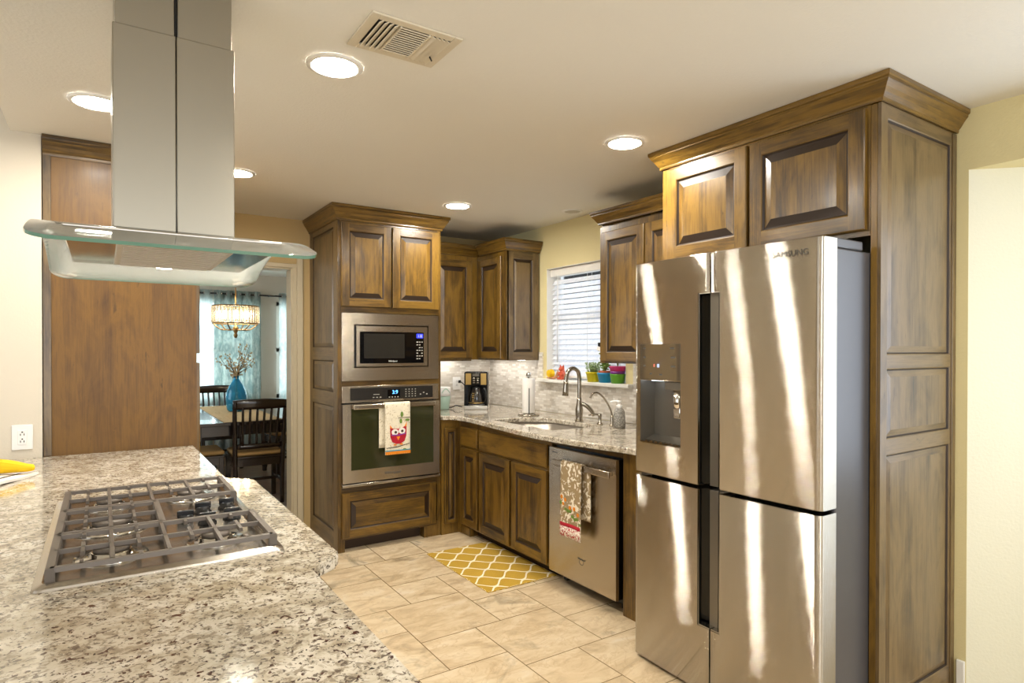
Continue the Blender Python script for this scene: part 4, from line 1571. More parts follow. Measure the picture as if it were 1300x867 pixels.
base_unit('sink_base_cabinet', 'two door wooden base cabinet under the sink', 3.060, 3.950, [(3.100, 3.930)], [(3.098, 3.500, 0.055), (3.525, 3.930, 0.055)])
nb = base_unit('narrow_base_cabinet', 'narrow wooden drawer base cabinet left of the sink doors', 3.952, 4.235, [(3.962, 4.205)], [(3.960, 4.205, 0.05)])
b = MB(); b.box((SXF + 0.004, 4.10, 0.0), (SXF + 0.074, 4.235, 0.069), 0.003, grain=Z)
obj('foot_block', b, 'wood', nb)
t = thing('corner_base_cabinet', 'slim wooden corner panel between the oven tower and base cabinets', 'cabinet', (2.23, 4.4, 0))
b = MB(); b.box((TX1 + 0.001, 4.263, 0.0), (SXF + 0.019, 4.283, 0.883), grain=Z); b.box((SXF, 4.237, 0.0), (SXF + 0.019, 4.263, 0.883), grain=Z); b.box((TX1 + 0.003, 4.283, 0.10), (3.0, YW - 0.004, 0.883), grain=Z)
obj('carcass', b, 'wood', t)
b = MB(); raised(b, (2.172, 4.263, 0.085), X, Z, 0.112, 0.735, stile=0.026, rise=0.014)
obj('panel', b, ['wood', 'glaze'], t)
t = thing('filler_panel', 'thin wooden filler panel between dishwasher and refrigerator', 'cabinet panel', (2.4, 2.34, 0))
b = MB(); b.box((SXF, 2.30, 0.0), (SXF + 0.02, 2.432, 0.883), 0.002, grain=Z); b.box((SXF + 0.02, 2.412, 0.0), (SXF + 0.66, 2.432, 0.883), grain=Z)
obj('panel', b, 'wood', t)
b = MB(); b.box((SXF, 2.433, 0.842), (SXF + 0.02, 3.058, 0.883), grain=Y)
obj('top_rail', b, 'wood', t)

# dishwasher
DY0, DY1, DZ_0, DZ_1, DXF = 2.449, 3.043, 0.075, 0.832, 2.270
t = thing('dishwasher', 'stainless dishwasher with bar handle under the granite counter', 'dishwasher', (2.6, 2.746, 0))
b = MB(); b.box((DXF + 0.055, DY0 + 0.004, 0.10), (2.93, DY1 - 0.004, 0.840)); b.box((DXF + 0.09, DY0 + 0.01, 0.03), (DXF + 0.13, DY1 - 0.01, 0.10))
for yy in (DY0 + 0.03, DY1 - 0.05):
    b.box((DXF + 0.10, yy, 0.0), (DXF + 0.13, yy + 0.03, 0.05))
obj('tub', b, 'black', t)
b = MB()
prof = [(DXF + 0.003, DZ_0), (DXF, DZ_0 + 0.004), (DXF, DZ_1 - 0.004), (DXF + 0.003, DZ_1), (DXF + 0.022, DZ_1), (DXF + 0.022, DZ_0)]
L0 = [b.b.verts.new((p[0], DY0, p[1])) for p in prof]
L1 = [b.b.verts.new((p[0], DY1, p[1])) for p in prof]
for k in range(len(prof)):
    j = (k + 1) % len(prof)
    b.b.faces.new((L0[k], L1[k], L1[j], L0[j]))
b.b.faces.new(L0); b.b.faces.new(L1[::-1])
bmesh.ops.recalc_face_normals(b.b, faces=b.b.faces)
dd = obj('door', b, 'steel', t)
b = MB(); b.box((DXF + 0.0225, DY0 + 0.002, DZ_0 + 0.003), (DXF + 0.054, DY1 - 0.002, DZ_1 - 0.002))
obj('door_liner', b, 'black', dd)
b = MB(); b.box((DXF - 0.045, DY0 + 0.012, 0.735), (DXF - 0.030, DY1 - 0.09, 0.772), 0.005)
for yy in (DY0 + 0.03, DY1 - 0.13):
    b.box((DXF - 0.034, yy, 0.742), (DXF, yy + 0.02, 0.766), 0.003)
obj('handle', b, 'steel', dd)
b = MB()
for k in range(24):
    a0, a1 = 2 * PI * k / 24, 2 * PI * (k + 1) / 24
    q = [(DXF - 0.0006, 2.735 + rr_ * math.cos(a), 0.205 + rr_ * 0.8 * math.sin(a)) for rr_, a in ((0.017, a0), (0.0195, a0), (0.0195, a1), (0.017, a1))]
    b.poly(q)
obj('logo_ring', b, 'text_grey', dd)
text('logo', 'Whirlpool', 0.016, (DXF - 0.0005, 2.735, 0.222), -Y, Z, 'text_grey', dd)
text('label_print', 'Whirlpool', 0.011, (DXF - 0.0005, 2.985, 0.803), -Y, Z, 'text_grey', dd)

# blossom towel over the dishwasher handle
t = thing('blossom_dish_towel', 'tan dish towel with white blossoms hanging on the dishwasher handle', 'towel', (DXF - 0.04, 2.76, 0.78))


def draped_y(b, bx, bz, y0, y1, zf, zb, th=0.004, r=0.017, wav=0.003, yshift=-0.04, slope=0.0):
    rows = []
    path = [(bx - r, zf + (bz - zf) * k / 12, 0) for k in range(13)]
    path += [(bx - r * math.cos(PI * k / 9), bz + r * math.sin(PI * k / 9), 1) for k in range(1, 9)]
    path += [(bx + r, bz - (bz - zb) * k / 9, 2) for k in range(10)]
    for xx, zz, s_ in path:
        row = []
        for j in range(11):
            q = j / 10
            amp = wav * max(0, min(1, (bz - zz) / 0.2)) if s_ == 0 else 0
            zq = zz - (slope * (q - 0.5) * min(1, max(0, (bz - zz) / 0.3)) if s_ == 0 else 0)
            row.append((xx - amp * (1 + math.sin(q * 8)), y1 + (y0 - y1) * q + (yshift if s_ == 2 else 0), zq))
        rows.append(row)
    b.sheet(rows, th)
    return rows


b = MB()
hbx, hbz = DXF - 0.0375, 0.760
tr_ = draped_y(b, hbx, hbz, 2.672, 2.858, 0.345, 0.46)
tw = obj('towel', b, 'towel_blos', t)
b = MB()
b.sheet([[(p[0] - 0.003, p[1], p[2]) for p in row] for row in tr_[0:3]], 0.002)
obj('printed_hem', b, 'towel_hem', tw)
b = MB()
b.sheet([[(p[0] - 0.0042, p[1], p[2] + dz) for p in tr_[2]] for dz in (-0.008, 0.012)], 0.0022)
obj('red_band', b, 'red', tw)
b = MB()
for k in range(9):
    q = k / 8
    b.ball((hbx - 0.0235, 2.85 - 0.17 * q, 0.535 - 0.09 * q + 0.01 * math.sin(k * 2)), 0.011, 0, (0.16, 1.2, 0.9), 8, 6)
obj('printed_leaves', b, 'leaf', tw)
for k, (q, dz) in enumerate(((0.05, 0.03), (0.14, 0.0), (0.24, 0.035), (0.5, 0.02), (0.72, 0.04), (0.92, 0.03))):
    b = MB(); b.ball((hbx - 0.024, 2.85 - 0.17 * q, 0.545 - 0.09 * q + dz), 0.012, 0, (0.16, 1.0, 1.0), 8, 6)
    obj('printed_bloom', b, 'orange', tw)

# ================================================================== UPPER CABINETS
UB, UT = 1.335, 2.215
# corner pair
t = thing('corner_wall_cabinet', 'wooden wall cabinet on the far wall above the coffee maker', 'cabinet', (2.42, 4.8, UB))
b = MB(); b.box((TX1 + 0.001, 4.660, UB), (2.682, YW - 0.011, UT + 0.03), grain=Z)
b.box((TX1 + 0.001, 4.640, UB), (2.682, 4.660, UT), grain=Z)
b.box((TX1 + 0.01, 4.70, UB - 0.012), (2.66, 4.73, UB - 0.0005))
obj('carcass', b, 'wood', t)
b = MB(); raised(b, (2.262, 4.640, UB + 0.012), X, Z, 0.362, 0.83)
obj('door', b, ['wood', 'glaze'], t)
b = MB(); crown(b, [(TX1 + 0.001, 4.641), (2.682, 4.641)], crown_prof(UT, 2.308, 0.05), out_right=True)
obj('crown_molding', b, 'wood', t)
b = MB(); b.box((2.25, 4.84, UB - 0.0025), (2.65, 4.90, UB - 0.0005))
obj('light_strip', b, 'undercab', t)
t = thing('window_wall_cabinet', 'wooden wall cabinet left of the window with panelled end', 'cabinet', (2.85, 4.4, UB))
b = MB(); b.box((2.703, 4.183, UB), (XW - 0.011, 4.955, UT + 0.03), grain=Z); b.box((2.683, 4.170, UB), (2.703, 4.637, UT), grain=Z)
obj('carcass', b, 'wood', t)
b = MB(); raised(b, (2.683, 4.592, UB + 0.012), -Y, Z, 0.362, 0.83)
obj('door', b, ['wood', 'glaze'], t)
b = MB(); raised(b, (2.686, 4.183, UB), X, Z, XW - 0.012 - 2.686, UT - UB + 0.005, stile=0.062, t=0.013, rise=0.016)
obj('end_panel', b, ['wood_side', 'glaze'], t)
b = MB(); crown(b, [(2.683, 4.586), (2.683, 4.170), (XW - 0.011, 4.170)], crown_prof(UT, 2.308, 0.05))
obj('crown_molding', b, 'wood', t)
b = MB(); b.box((2.86, 4.25, UB - 0.0025), (2.92, 4.85, UB - 0.0005))
obj('light_strip', b, 'undercab', t)
# between window and refrigerator
t = thing('side_wall_cabinet', 'wooden wall cabinet between the window and refrigerator cabinet', 'cabinet', (2.85, 2.65, UB))
b = MB(); b.box((2.720, 2.240, UB), (XW - 0.011, 3.066, UT + 0.03), grain=Z); b.box((2.700, 2.240, UB), (2.720, 3.066, UT), grain=Z)
obj('carcass', b, 'wood', t)
for y0, y1 in ((2.660, 3.040), (2.262, 2.648)):
    b = MB(); raised(b, (2.700, y1, UB + 0.012), -Y, Z, y1 - y0, 0.83)
    obj('door', b, ['wood', 'glaze'], t)
b = MB(); crown(b, [(XW - 0.011, 3.066), (2.700, 3.066), (2.700, 2.24)], crown_prof(UT + 0.015, 2.315, 0.05))
obj('crown_molding', b, 'wood', t)

# ---------------------------------------------------------------- refrigerator cabinet
QX, QY0, QY1 = 2.386, 1.157, 2.232
t = thing('over_refrigerator_cabinet', 'deep two door wooden cabinet with crown above the refrigerator', 'cabinet', (2.7, 1.7, 1.85))
b = MB()
ya, yb2 = QY0 + 0.0505, QY1 - 0.0455
b.box((QX + 0.02, ya, 1.86), (XW - 0.002, ya + 0.015, 2.40), grain=Z)
b.box((QX + 0.02, yb2 - 0.015, 1.86), (XW - 0.002, yb2, 2.40), grain=Z)
b.box((QX, ya, 1.85), (QX + 0.02, yb2, 1.89), grain=Y)
b.box((QX, ya, 2.31), (QX + 0.02, yb2, 2.40), grain=Y)
b.box((QX, 1.700, 1.89), (QX + 0.02, 1.730, 2.31), grain=Z)
b.box((QX + 0.02, ya + 0.015, 1.86), (XW - 0.002, yb2 - 0.015, 1.88))
b.box((QX + 0.02, ya + 0.015, 2.38), (XW - 0.002, yb2 - 0.015, 2.40))
b.box((XW - 0.014, ya + 0.015, 1.88), (XW - 0.002, yb2 - 0.015, 2.38))
b.box((QX, QY0 + 0.0385, 1.85), (QX + 0.02, ya, 2.336), grain=Z)
obj('carcass', b, 'wood', t)
for y0, y1 in ((1.722, 2.186), (1.208, 1.706)):
    b = MB(); raised(b, (QX, y1, 1.872), -Y, Z, y1 - y0, 2.325 - 1.872, stile=0.06, rise=0.034)
    obj('door', b, ['wood', 'glaze'], t)
b = MB(); crown(b, [(XW - 0.011, QY1 + 0.0005), (QX - 0.0005, QY1 + 0.0005), (QX - 0.0005, QY0 - 0.0005), (XW - 0.002, QY0 - 0.0005)], crown_prof(2.338, HC - 0.002, 0.052))
obj('crown_molding', b, 'wood', t)
t = thing('refrigerator_end_panel', 'tall three panel wooden end panel right of the refrigerator', 'cabinet panel', (2.7, QY0 + 0.02, 0))
b = MB()
b.box((QX, QY0 + 0.013, 0), (QX + 0.02, QY0 + 0.038, 2.336), 0.002, grain=Z)
b.box((QX + 0.02, QY0 + 0.013, 0), (XW - 0.002, QY0 + 0.028, 2.336), grain=Z)
obj('stile', b, 'wood', t)
b = MB()
side_panel(b, (QX, QY0 + 0.012, 0), X, XW - 0.002 - QX, [(0.085, 1.028), (1.085, 1.352), (1.402, 2.285)], 0.047, 0.0, 2.336)
b.box((XW - 0.038, QY0 - 0.004, 0.0), (XW - 0.003, QY0 + 0.001, 2.334), 0.002)
obj('side_panel', b, ['wood_side', 'glaze'], t)
t = thing('refrigerator_far_panel', 'plain wooden panel between the refrigerator and granite sink counter', 'cabinet panel', (2.7, QY1 - 0.01, 0))
b = MB()
b.box((QX + 0.001, QY1 - 0.044, 0), (QX + 0.02, QY1, 2.336), 0.002, grain=Z)
b.box((QX + 0.02, QY1 - 0.018, 0), (XW - 0.002, QY1, 2.336), grain=Z)
obj('stile', b, 'wood', t)

# ---------------------------------------------------------------- refrigerator
t = thing('refrigerator', 'large stainless four door refrigerator with ice dispenser', 'refrigerator', (2.55, 1.64, 0))
RY0, RY1, RXF, RXB = 1.190, 2.092, 2.040, 2.150
b = MB(); b.box((RXB + 0.006, RY0 + 0.008, 0.035), (2.96, RY1 - 0.008, 1.785), 0.006)
for yy in (RY0 + 0.05, RY1 - 0.09):
    for xx in (2.20, 2.85):
        b.box((xx, yy, 0.0), (xx + 0.05, yy + 0.04, 0.04))
obj('body', b, 'grey_side', t)
for ya, yb_ in ((RY0 + 0.008, RY0 + 0.12), (RY1 - 0.12, RY1 - 0.008)):
    b = MB(); b.box((RXB + 0.0, ya, 1.786), (RXB + 0.19, yb_, 1.822), 0.006)
    obj('hinge_cover', b, 'grey_side', t)
YM = 1.6485
HB0, HB1 = 1.602, 1.712          # channel of the pocket handles


def xfront(y, near):
    """plan curve of the door fronts: bowed across the whole front, turned in at the outer edges"""
    k = (y - (RY0 + RY1) / 2) / ((RY1 - RY0) / 2)
    x = RXF + 0.014 * k * k
    e = (RY1 - y) if not near else (y - RY0)
    rad = 0.016
    if e < rad:
        x += rad - math.sqrt(max(0, rad * rad - (rad - e) ** 2))
    return x


def door_cols(y0, y1, near, extra=(), n=18):
    ys = set()
    rad = 0.016
    for k in range(n + 1):
        ys.add(round(y0 + (y1 - y0) * k / n, 5))
    for e in (0.001, 0.003, 0.006, 0.010, 0.016):
        ys.add(round((RY1 - e) if not near else (RY0 + e), 5))
    for e in extra:
        ys.add(round(e, 5))
    return sorted(y for y in ys if y0 - 1e-6 <= y <= y1 + 1e-6)


def fridge_door(b, y0, y1, z0, z1, near, holes=()):
    """bowed door front with rectangular openings (ya, yb, za, zb), closed sides and back"""
    ys = door_cols(y0, y1, near, [q for h in holes for q in h[:2]])
    e = 0.003
    zv = sorted({round(q, 5) for q in [z0 + e, z1 - e] + [z for h in holes for z in h[2:] if z0 + e < z < z1 - e]})
    zz = [(z0, 1)] + [(z, 0) for z in zv] + [(z1, 1)]
    nI, nJ = len(ys) - 1, len(zz) - 1

    def skip(i, j):
        yc, zc_ = (ys[i] + ys[i + 1]) / 2, (zz[j][0] + zz[j + 1][0]) / 2
        return any(h[0] < yc < h[1] and h[2] < zc_ < h[3] for h in holes)
    G = {}
    for i, y in enumerate(ys):
        for j, (z, c) in enumerate(zz):
            G[i, j] = b.b.verts.new((xfront(y, near) + (e if c else 0), y, z))
    K = {}

    def back(i, j):
        if (i, j) not in K:
            K[i, j] = b.b.verts.new((RXB, ys[i], zz[j][0]))
        return K[i, j]
    for i in range(nI):
        for j in range(nJ):
            if skip(i, j):
                continue
            f = b.b.faces.new((G[i, j], G[i, j + 1], G[i + 1, j + 1], G[i + 1, j]))
            f.smooth = True
            for (di, dj, q) in ((-1, 0, (G[i, j], G[i, j + 1], i, j, i, j + 1)), (1, 0, (G[i + 1, j + 1], G[i + 1, j], i + 1, j + 1, i + 1, j)), (0, -1, (G[i + 1, j], G[i, j], i + 1, j, i, j)), (0, 1, (G[i, j + 1], G[i + 1, j + 1], i, j + 1, i + 1, j + 1))):
                a_, c_ = i + di, j + dj
                if a_ < 0 or a_ >= nI or c_ < 0 or c_ >= nJ:
                    b.b.faces.new((q[1], q[0], back(q[2], q[3]), back(q[4], q[5])))
    bmesh.ops.delete(b.b, geom=[v for v in b.b.verts if not v.link_faces], context='VERTS')
    xq = RXB - 0.0005
    b.poly([(xq, y0, z0), (xq, y1, z0), (xq, y1, z1), (xq, y0, z1)])


ZU0, ZU1, ZL0, ZL1, CH0, CH1 = 0.862, 1.815, 0.016, 0.846, 0.285, 1.655
DH = (1.806, 2.052, 1.000, 1.284)
# every door: the main leaf beside the channel, and a short piece beyond the channel's end
dl = []
for nm, lab, near, zlo, zhi, cz0, cz1, hole in (
        ('door', 'upper door with ice and water dispenser', False, ZU0, ZU1, ZU0, CH1, DH),
        ('door', None, True, ZU0, ZU1, ZU0, CH1, None),
        ('door', None, False, ZL0, ZL1, CH0, ZL1, None),
        ('door', None, True, ZL0, ZL1, CH0, ZL1, None)):
    b = MB()
    hs = [hole] if hole else []
    if near:
        hs.append((HB0, YM - 0.0035, max(cz0, zlo - 1), cz1) if cz1 < zhi else (HB0, YM - 0.0035, cz0, zhi + 1))
        hs[-1] = (hs[-1][0], 9.0, hs[-1][2] if cz1 >= zhi else zlo - 1, hs[-1][3])
        hs[-1] = (HB0, YM, hs[-1][2], hs[-1][3])
        fridge_door(b, RY0, YM - 0.0035, zlo, zhi, True, hs)
    else:
        hs.append((YM, HB1, zlo - 1 if cz1 < zhi else cz0, cz1 if cz1 < zhi else zhi + 1))
        fridge_door(b, YM + 0.0035, RY1, zlo, zhi, False, hs)
    d = obj(nm, b, 'steel_fridge', t, lab)
    dl.append(d)
    # pocket handle lining
    b = MB()
    xr = RXF + 0.036
    z0, z1 = cz0 + 0.0005, cz1 - 0.0005
    if near:
        b.box((xr, HB0 + 0.0005, z0), (RXB - 0.004, YM - 0.020, z1), 0.001)
        b.box((RXF + 0.003, HB0 + 0.0005, z0), (xr, HB0 + 0.0035, z1), 0, 1)
    else:
        b.box((xr, YM - 0.012, z0), (RXB - 0.004, HB1 - 0.034, z1), 0.001)
        b.box((xr + 0.012, HB1 - 0.034, z0), (RXB - 0.004, HB1 - 0.0005, z1), 0, 2)
        b.box((RXF + 0.003, HB1 - 0.0035, z0), (xr + 0.012, HB1 - 0.0005, z1), 0, 1)
    zc_ = cz1 if cz1 < zhi else cz0
    yl0, yl1 = (HB0 + 0.001, YM - 0.0035) if near else (YM + 0.0035, HB1 - 0.001)
    if cz1 < zhi:
        b.box((RXF + 0.003, yl0, zc_ - 0.004), (xr, yl1, zc_ - 0.0006), 0, 1)
    else:
        b.box((RXF + 0.003, yl0, zc_ + 0.0006), (xr, yl1, zc_ + 0.004), 0, 1)
    obj('handle', b, ['grey_liner', 'chrome', 'black_gloss'], d)
# dark gap behind the meeting line
b = MB(); b.box((RXB - 0.003, RY0 + 0.02, 0.05), (RXB + 0.006, RY1 - 0.02, 1.78)); b.box((RXB + 0.01, RY0 + 0.03, 0.012), (RXB + 0.04, RY1 - 0.03, 0.05))
obj('gasket', b, 'black', t)
d0 = dl[0]
# dispenser
ya, yb_, za, zb = DH
b = MB()
xb_ = RXB - 0.012
xf_ = RXF + 0.001
q = lambda y: xfront(y, False) + 0.0005
b.poly([(q(yb_), yb_, za), (q(yb_), yb_, zb), (xb_, yb_ - 0.004, zb), (xb_, yb_ - 0.004, za + 0.03)])
b.poly([(q(ya), ya, zb), (q(ya), ya, za), (xb_, ya + 0.004, za + 0.03), (xb_, ya + 0.004, zb)])
b.poly([(xb_, yb_ - 0.004, za + 0.03), (xb_, yb_ - 0.004, zb), (xb_, ya + 0.004, zb), (xb_, ya + 0.004, za + 0.03)])
b.poly([(q(ya), ya, zb), (xb_, ya + 0.004, zb), (xb_, yb_ - 0.004, zb), (q(yb_), yb_, zb)])
b.poly([(q(ya), ya, za), (q(yb_), yb_, za), (xb_, yb_ - 0.004, za + 0.03), (xb_, ya + 0.004, za + 0.03)])
bmesh.ops.remove_doubles(b.b, verts=b.b.verts, dist=1e-5)
rc_ = obj('dispenser_recess', b, 'grey_liner', d0)
b = MB()
for k in range(7):
    yy = ya + 0.02 + k * 0.031
    b.box((q(yy) + 0.006, yy, za + 0.004), (xb_ - 0.02, yy + 0.016, za + 0.012))
b.box((q(ya) + 0.004, ya + 0.006, za + 0.001), (xb_ - 0.01, yb_ - 0.006, za + 0.006))
obj('drip_tray', b, 'steel_pol', rc_)
b = MB()
b.box((RXF + 0.012, 1.812, 1.245), (xb_ - 0.01, 1.905, 1.282), 0.004)
obj('nozzle_housing', b, 'grey_liner', rc_)
b = MB()
b.lathe([(0.022, 1.165), (0.026, 1.19), (0.026, 1.245)], (RXF + 0.045, 1.853, 0), 16)
b.box((RXF + 0.03, 1.832, 1.12), (RXF + 0.055, 1.874, 1.175), 0.006)
obj('lever', b, 'chrome', rc_)
b = MB(); b.box((RXF + 0.05, 1.96, 1.2805), (RXF + 0.075, 2.02, 1.2832))
obj('dispenser_light', b, 'disp_led', rc_)
b = MB()
ys = [1.806 + (2.052 - 1.806) * k / 6 for k in range(7)]
for y0, y1 in zip(ys, ys[1:]):
    b.poly([(xfront(y1, False) - 0.0015, y1, 1.288), (xfront(y0, False) - 0.0015, y0, 1.288), (xfront(y0, False) - 0.0015, y0, 1.446), (xfront(y1, False) - 0.0015, y1, 1.446)], smooth=True)
for y0, z0, y1, z1 in ((1.806, 1.288, 2.052, 1.288), (1.806, 1.446, 2.052, 1.446)):
    for k in range(6):
        a, c = ys[k], ys[k + 1]
        b.poly([(xfront(a, False) - 0.0015, a, z0), (xfront(c, False) - 0.0015, c, z0), (xfront(c, False) + 0.002, c, z0), (xfront(a, False) + 0.002, a, z0)])
for a in (1.806, 2.052):
    b.poly([(xfront(a, False) - 0.0015, a, 1.288), (xfront(a, False) - 0.0015, a, 1.446), (xfront(a, False) + 0.002, a, 1.446), (xfront(a, False) + 0.002, a, 1.288)])
bmesh.ops.remove_doubles(b.b, verts=b.b.verts, dist=1e-5)
dp = obj('control_panel', b, 'panel_steel', d0)
for y0, zz, wd in ((2.03, 1.424, 0.030), (2.03, 1.384, 0.024), (2.03, 1.345, 0.02), (1.865, 1.424, 0.036), (1.86, 1.384, 0.026), (1.86, 1.345, 0.026), (1.99, 1.31, 0.02), (1.93, 1.308, 0.02)):
    b = MB(); b.box((xfront(y0, False) - 0.0022, y0 - wd, zz), (xfront(y0, False) - 0.0012, y0, zz + 0.007))
    obj('key_label', b, 'text_grey', dp)
b = MB(); b.box((xfront(1.96, False) - 0.0024, 1.958, 1.345), (xfront(1.96, False) - 0.0012, 1.964, 1.357))
obj('red_indicator', b, 'red_led', dp)
b = MB(); b.box((xfront(1.94, False) - 0.0024, 1.930, 1.343), (xfront(1.94, False) - 0.0012, 1.942, 1.358))
obj('blue_indicator', b, 'white_led', dp)
text('logo', 'SAMSUNG', 0.030, (xfront(1.305, True) - 0.0012, 1.305, 1.766), (xfront(1.255, True) - xfront(1.355, True), -0.1, 0), Z, 'text_grey', dl[1])

# ================================================================== SINK ACCESSORIES
t = thing('kitchen_faucet', 'tall arched pull down faucet behind the sink', 'faucet', (2.795, 3.395, 0.9155))
b = MB(); b.lathe([(0.031, 0.916), (0.031, 0.922), (0.026, 0.930), (0.024, 0.945), (0.027, 0.97), (0.028, 1.00), (0.022, 1.035), (0.017, 1.06), (0.016, 1.08)], (2.795, 3.395, 0), 20)
obj('base', b, 'nickel', t)
b = MB(); b.tube([(2.795, 3.395, 1.06), (2.796, 3.395, 1.14), (2.796, 3.396, 1.22), (2.785, 3.398, 1.268), (2.752, 3.405, 1.290), (2.715, 3.412, 1.275), (2.697, 3.416, 1.235), (2.693, 3.417, 1.20)], 0.0145, 12, sub=5)
obj('spout', b, 'nickel', t)
b = MB(); b.tube([(2.693, 3.417, 1.205), (2.692, 3.417, 1.18), (2.690, 3.418, 1.13), (2.688, 3.418, 1.098)], [0.0165, 0.018, 0.021, 0.023], 14)
obj('spray_head', b, 'nickel', t)
b = MB(); b.tube([(2.80, 3.375, 1.045), (2.83, 3.345, 1.02), (2.855, 3.325, 0.985), (2.862, 3.318, 0.955)], [0.012, 0.015, 0.014, 0.009], 12, sub=4)
obj('lever', b, 'nickel', t)
t = thing('soap_pump', 'short nickel deck soap pump beside the arched faucet', 'soap dispenser', (2.79, 3.17, 0.9155))
b = MB(); b.lathe([(0.022, 0.916), (0.020, 0.925), (0.012, 0.932), (0.011, 0.965), (0.014, 0.972), (0.014, 0.985), (0.008, 0.99)], (2.79, 3.17, 0), 16)
obj('body', b, 'nickel', t)
b = MB(); b.tube([(2.79, 3.17, 0.982), (2.76, 3.19, 0.985), (2.725, 3.21, 0.978)], [0.007, 0.006, 0.005], 10, sub=3)
obj('nozzle', b, 'nickel', t)
t = thing('filter_faucet', 'slim curved water filter faucet near the soap bottle', 'faucet', (2.80, 3.06, 0.9155))
b = MB(); b.lathe([(0.02, 0.916), (0.018, 0.925), (0.012, 0.935), (0.013, 0.965), (0.010, 0.985), (0.006, 0.99)], (2.80, 3.06, 0), 16)
obj('base', b, 'nickel', t)
b = MB(); b.tube([(2.80, 3.06, 0.985), (2.785, 3.062, 1.03), (2.745, 3.07, 1.095), (2.70, 3.08, 1.135), (2.665, 3.088, 1.138), (2.645, 3.092, 1.118), (2.640, 3.094, 1.105)], [0.0065, 0.006, 0.006, 0.006, 0.006, 0.0065, 0.008], 10, sub=4)
obj('spout', b, 'nickel', t)
b = MB(); b.tube([(2.805, 3.05, 0.955), (2.82, 3.03, 0.952), (2.826, 3.022, 0.945)], [0.006, 0.005, 0.004], 8)
obj('lever', b, 'black', t)
t = thing('soap_bottle', 'grey patterned soap bottle with white pump on the counter', 'soap bottle', (2.785, 2.975, 0.9155))
b = MB(); b.lathe([(0.036, 0.9158), (0.040, 0.920), (0.0385, 0.98), (0.034, 1.02), (0.029, 1.034), (0.019, 1.040)], (2.785, 2.975, 0), 24)
obj('bottle', b, 'bottle', t)
b = MB(); b.lathe([(0.020, 1.040), (0.020, 1.062), (0.011, 1.064), (0.010, 1.076), (0.014, 1.078), (0.014, 1.090)], (2.785, 2.975, 0), 16)
b.tube([(2.785, 2.975, 1.085), (2.755, 2.995, 1.087), (2.735, 3.01, 1.079)], [0.008, 0.007, 0.005], 8, sub=2)
obj('pump', b, 'plastic_white', t)

t = thing('paper_towel_holder', 'round based steel paper towel holder on the granite counter', 'paper towel holder', (2.735, 3.935, 0.9155))
b = MB(); b.lathe([(0.083, 0.9158), (0.083, 0.922), (0.078, 0.928), (0.02, 0.931), (0.007, 0.934), (0.007, 1.205), (0.010, 1.208)], (2.735, 3.935, 0), 28)
obj('base', b, 'nickel', t)
b = MB(); b.ball((2.735, 3.935, 1.226), 0.022)
obj('finial', b, 'chrome', t)
b = MB(); b.tube([(2.700, 3.878, 0.925), (2.698, 3.874, 0.98), (2.698, 3.874, 1.12), (2.700, 3.878, 1.125)], 0.0035, 8)
obj('tension_arm', b, 'grey_dark', t)
b = MB(); b.lathe([(0.020, 0.9345), (0.049, 0.9345), (0.050, 0.937), (0.050, 1.198), (0.049, 1.20), (0.020, 1.20), (0.0201, 0.9345)], (2.735, 3.935, 0), 28, caps=False)
obj('paper_towel_roll', b, 'paper', None, 'white paper towel roll standing on the steel holder', 'paper towels', loc=(2.735, 3.935, 0.9345))

# coffee maker: local frame, front faces -y
t = thing('coffee_maker', 'black and brass drip coffee maker on the corner counter', 'coffee maker', (2.655, 4.600, 0.9155), rz=math.radians(-35), local=True)
b = MB()
b.box((-0.095, -0.075, 0.0), (0.095, 0.10, 0.035), 0.012)
b.box((-0.10, 0.035, 0.03), (0.10, 0.105, 0.315), 0.008)
b.box((-0.10, -0.06, 0.205), (0.10, 0.105, 0.318), 0.010)
b.box((-0.10, -0.06, 0.03), (-0.088, 0.04, 0.21), 0.003); b.box((0.088, -0.06, 0.03), (0.10, 0.04, 0.21), 0.003)
obj('body', b, 'black', t)
b = MB(); b.box((-0.088, -0.066, 0.208), (-0.040, -0.058, 0.305), 0.003); b.box((0.040, -0.066, 0.208), (0.088, -0.058, 0.305), 0.003)
obj('brass_panels', b, 'gold', t)
b = MB(); b.box((-0.04, -0.070, 0.212), (0.04, -0.058, 0.308), 0.003)
cpn = obj('control_panel', b, 'black_gloss', t)
b = MB()
for k in range(3):
    for q_ in (-1, 1):
        b.box((q_ * 0.016 - 0.010, -0.073, 0.222 + k * 0.018), (q_ * 0.016 + 0.010, -0.069, 0.232 + k * 0.018), 0.002)
obj('buttons', b, 'chrome', cpn)
b = MB(); b.box((-0.028, -0.0725, 0.280), (0.028, -0.0695, 0.302))
obj('display', b, 'grey_liner', cpn)
b = MB(); b.box((-0.098, -0.088, 0.0), (0.098, -0.070, 0.032), 0.006); b.lathe([(0.07, 0.034), (0.07, 0.038), (0.05, 0.039)], (0, -0.015, 0), 24)
obj('base_plate', b, 'kettle_plate', t)
b = MB(); b.lathe([(0.052, 0.040), (0.062, 0.048), (0.066, 0.08), (0.062, 0.12), (0.050, 0.155), (0.044, 0.168), (0.047, 0.176)], (0, -0.020, 0), 24)
cf = obj('carafe', b, 'coffee_glass', t)
b = MB(); b.lathe([(0.047, 0.177), (0.047, 0.190), (0.02, 0.197)], (0, -0.020, 0), 20)
obj('lid', b, 'black', cf)
b = MB(); b.tube([(0.043, -0.035, 0.180), (0.070, -0.055, 0.178), (0.084, -0.062, 0.14), (0.082, -0.060, 0.085), (0.066, -0.045, 0.062)], [0.009, 0.011, 0.011, 0.010, 0.006], 10, sub=4)
obj('handle', b, 'black', cf)
b = MB()
for k in range(5):
    b.box((-0.030, -0.0875, 0.07 + k * 0.016), (-0.012, -0.0855, 0.076 + k * 0.016))
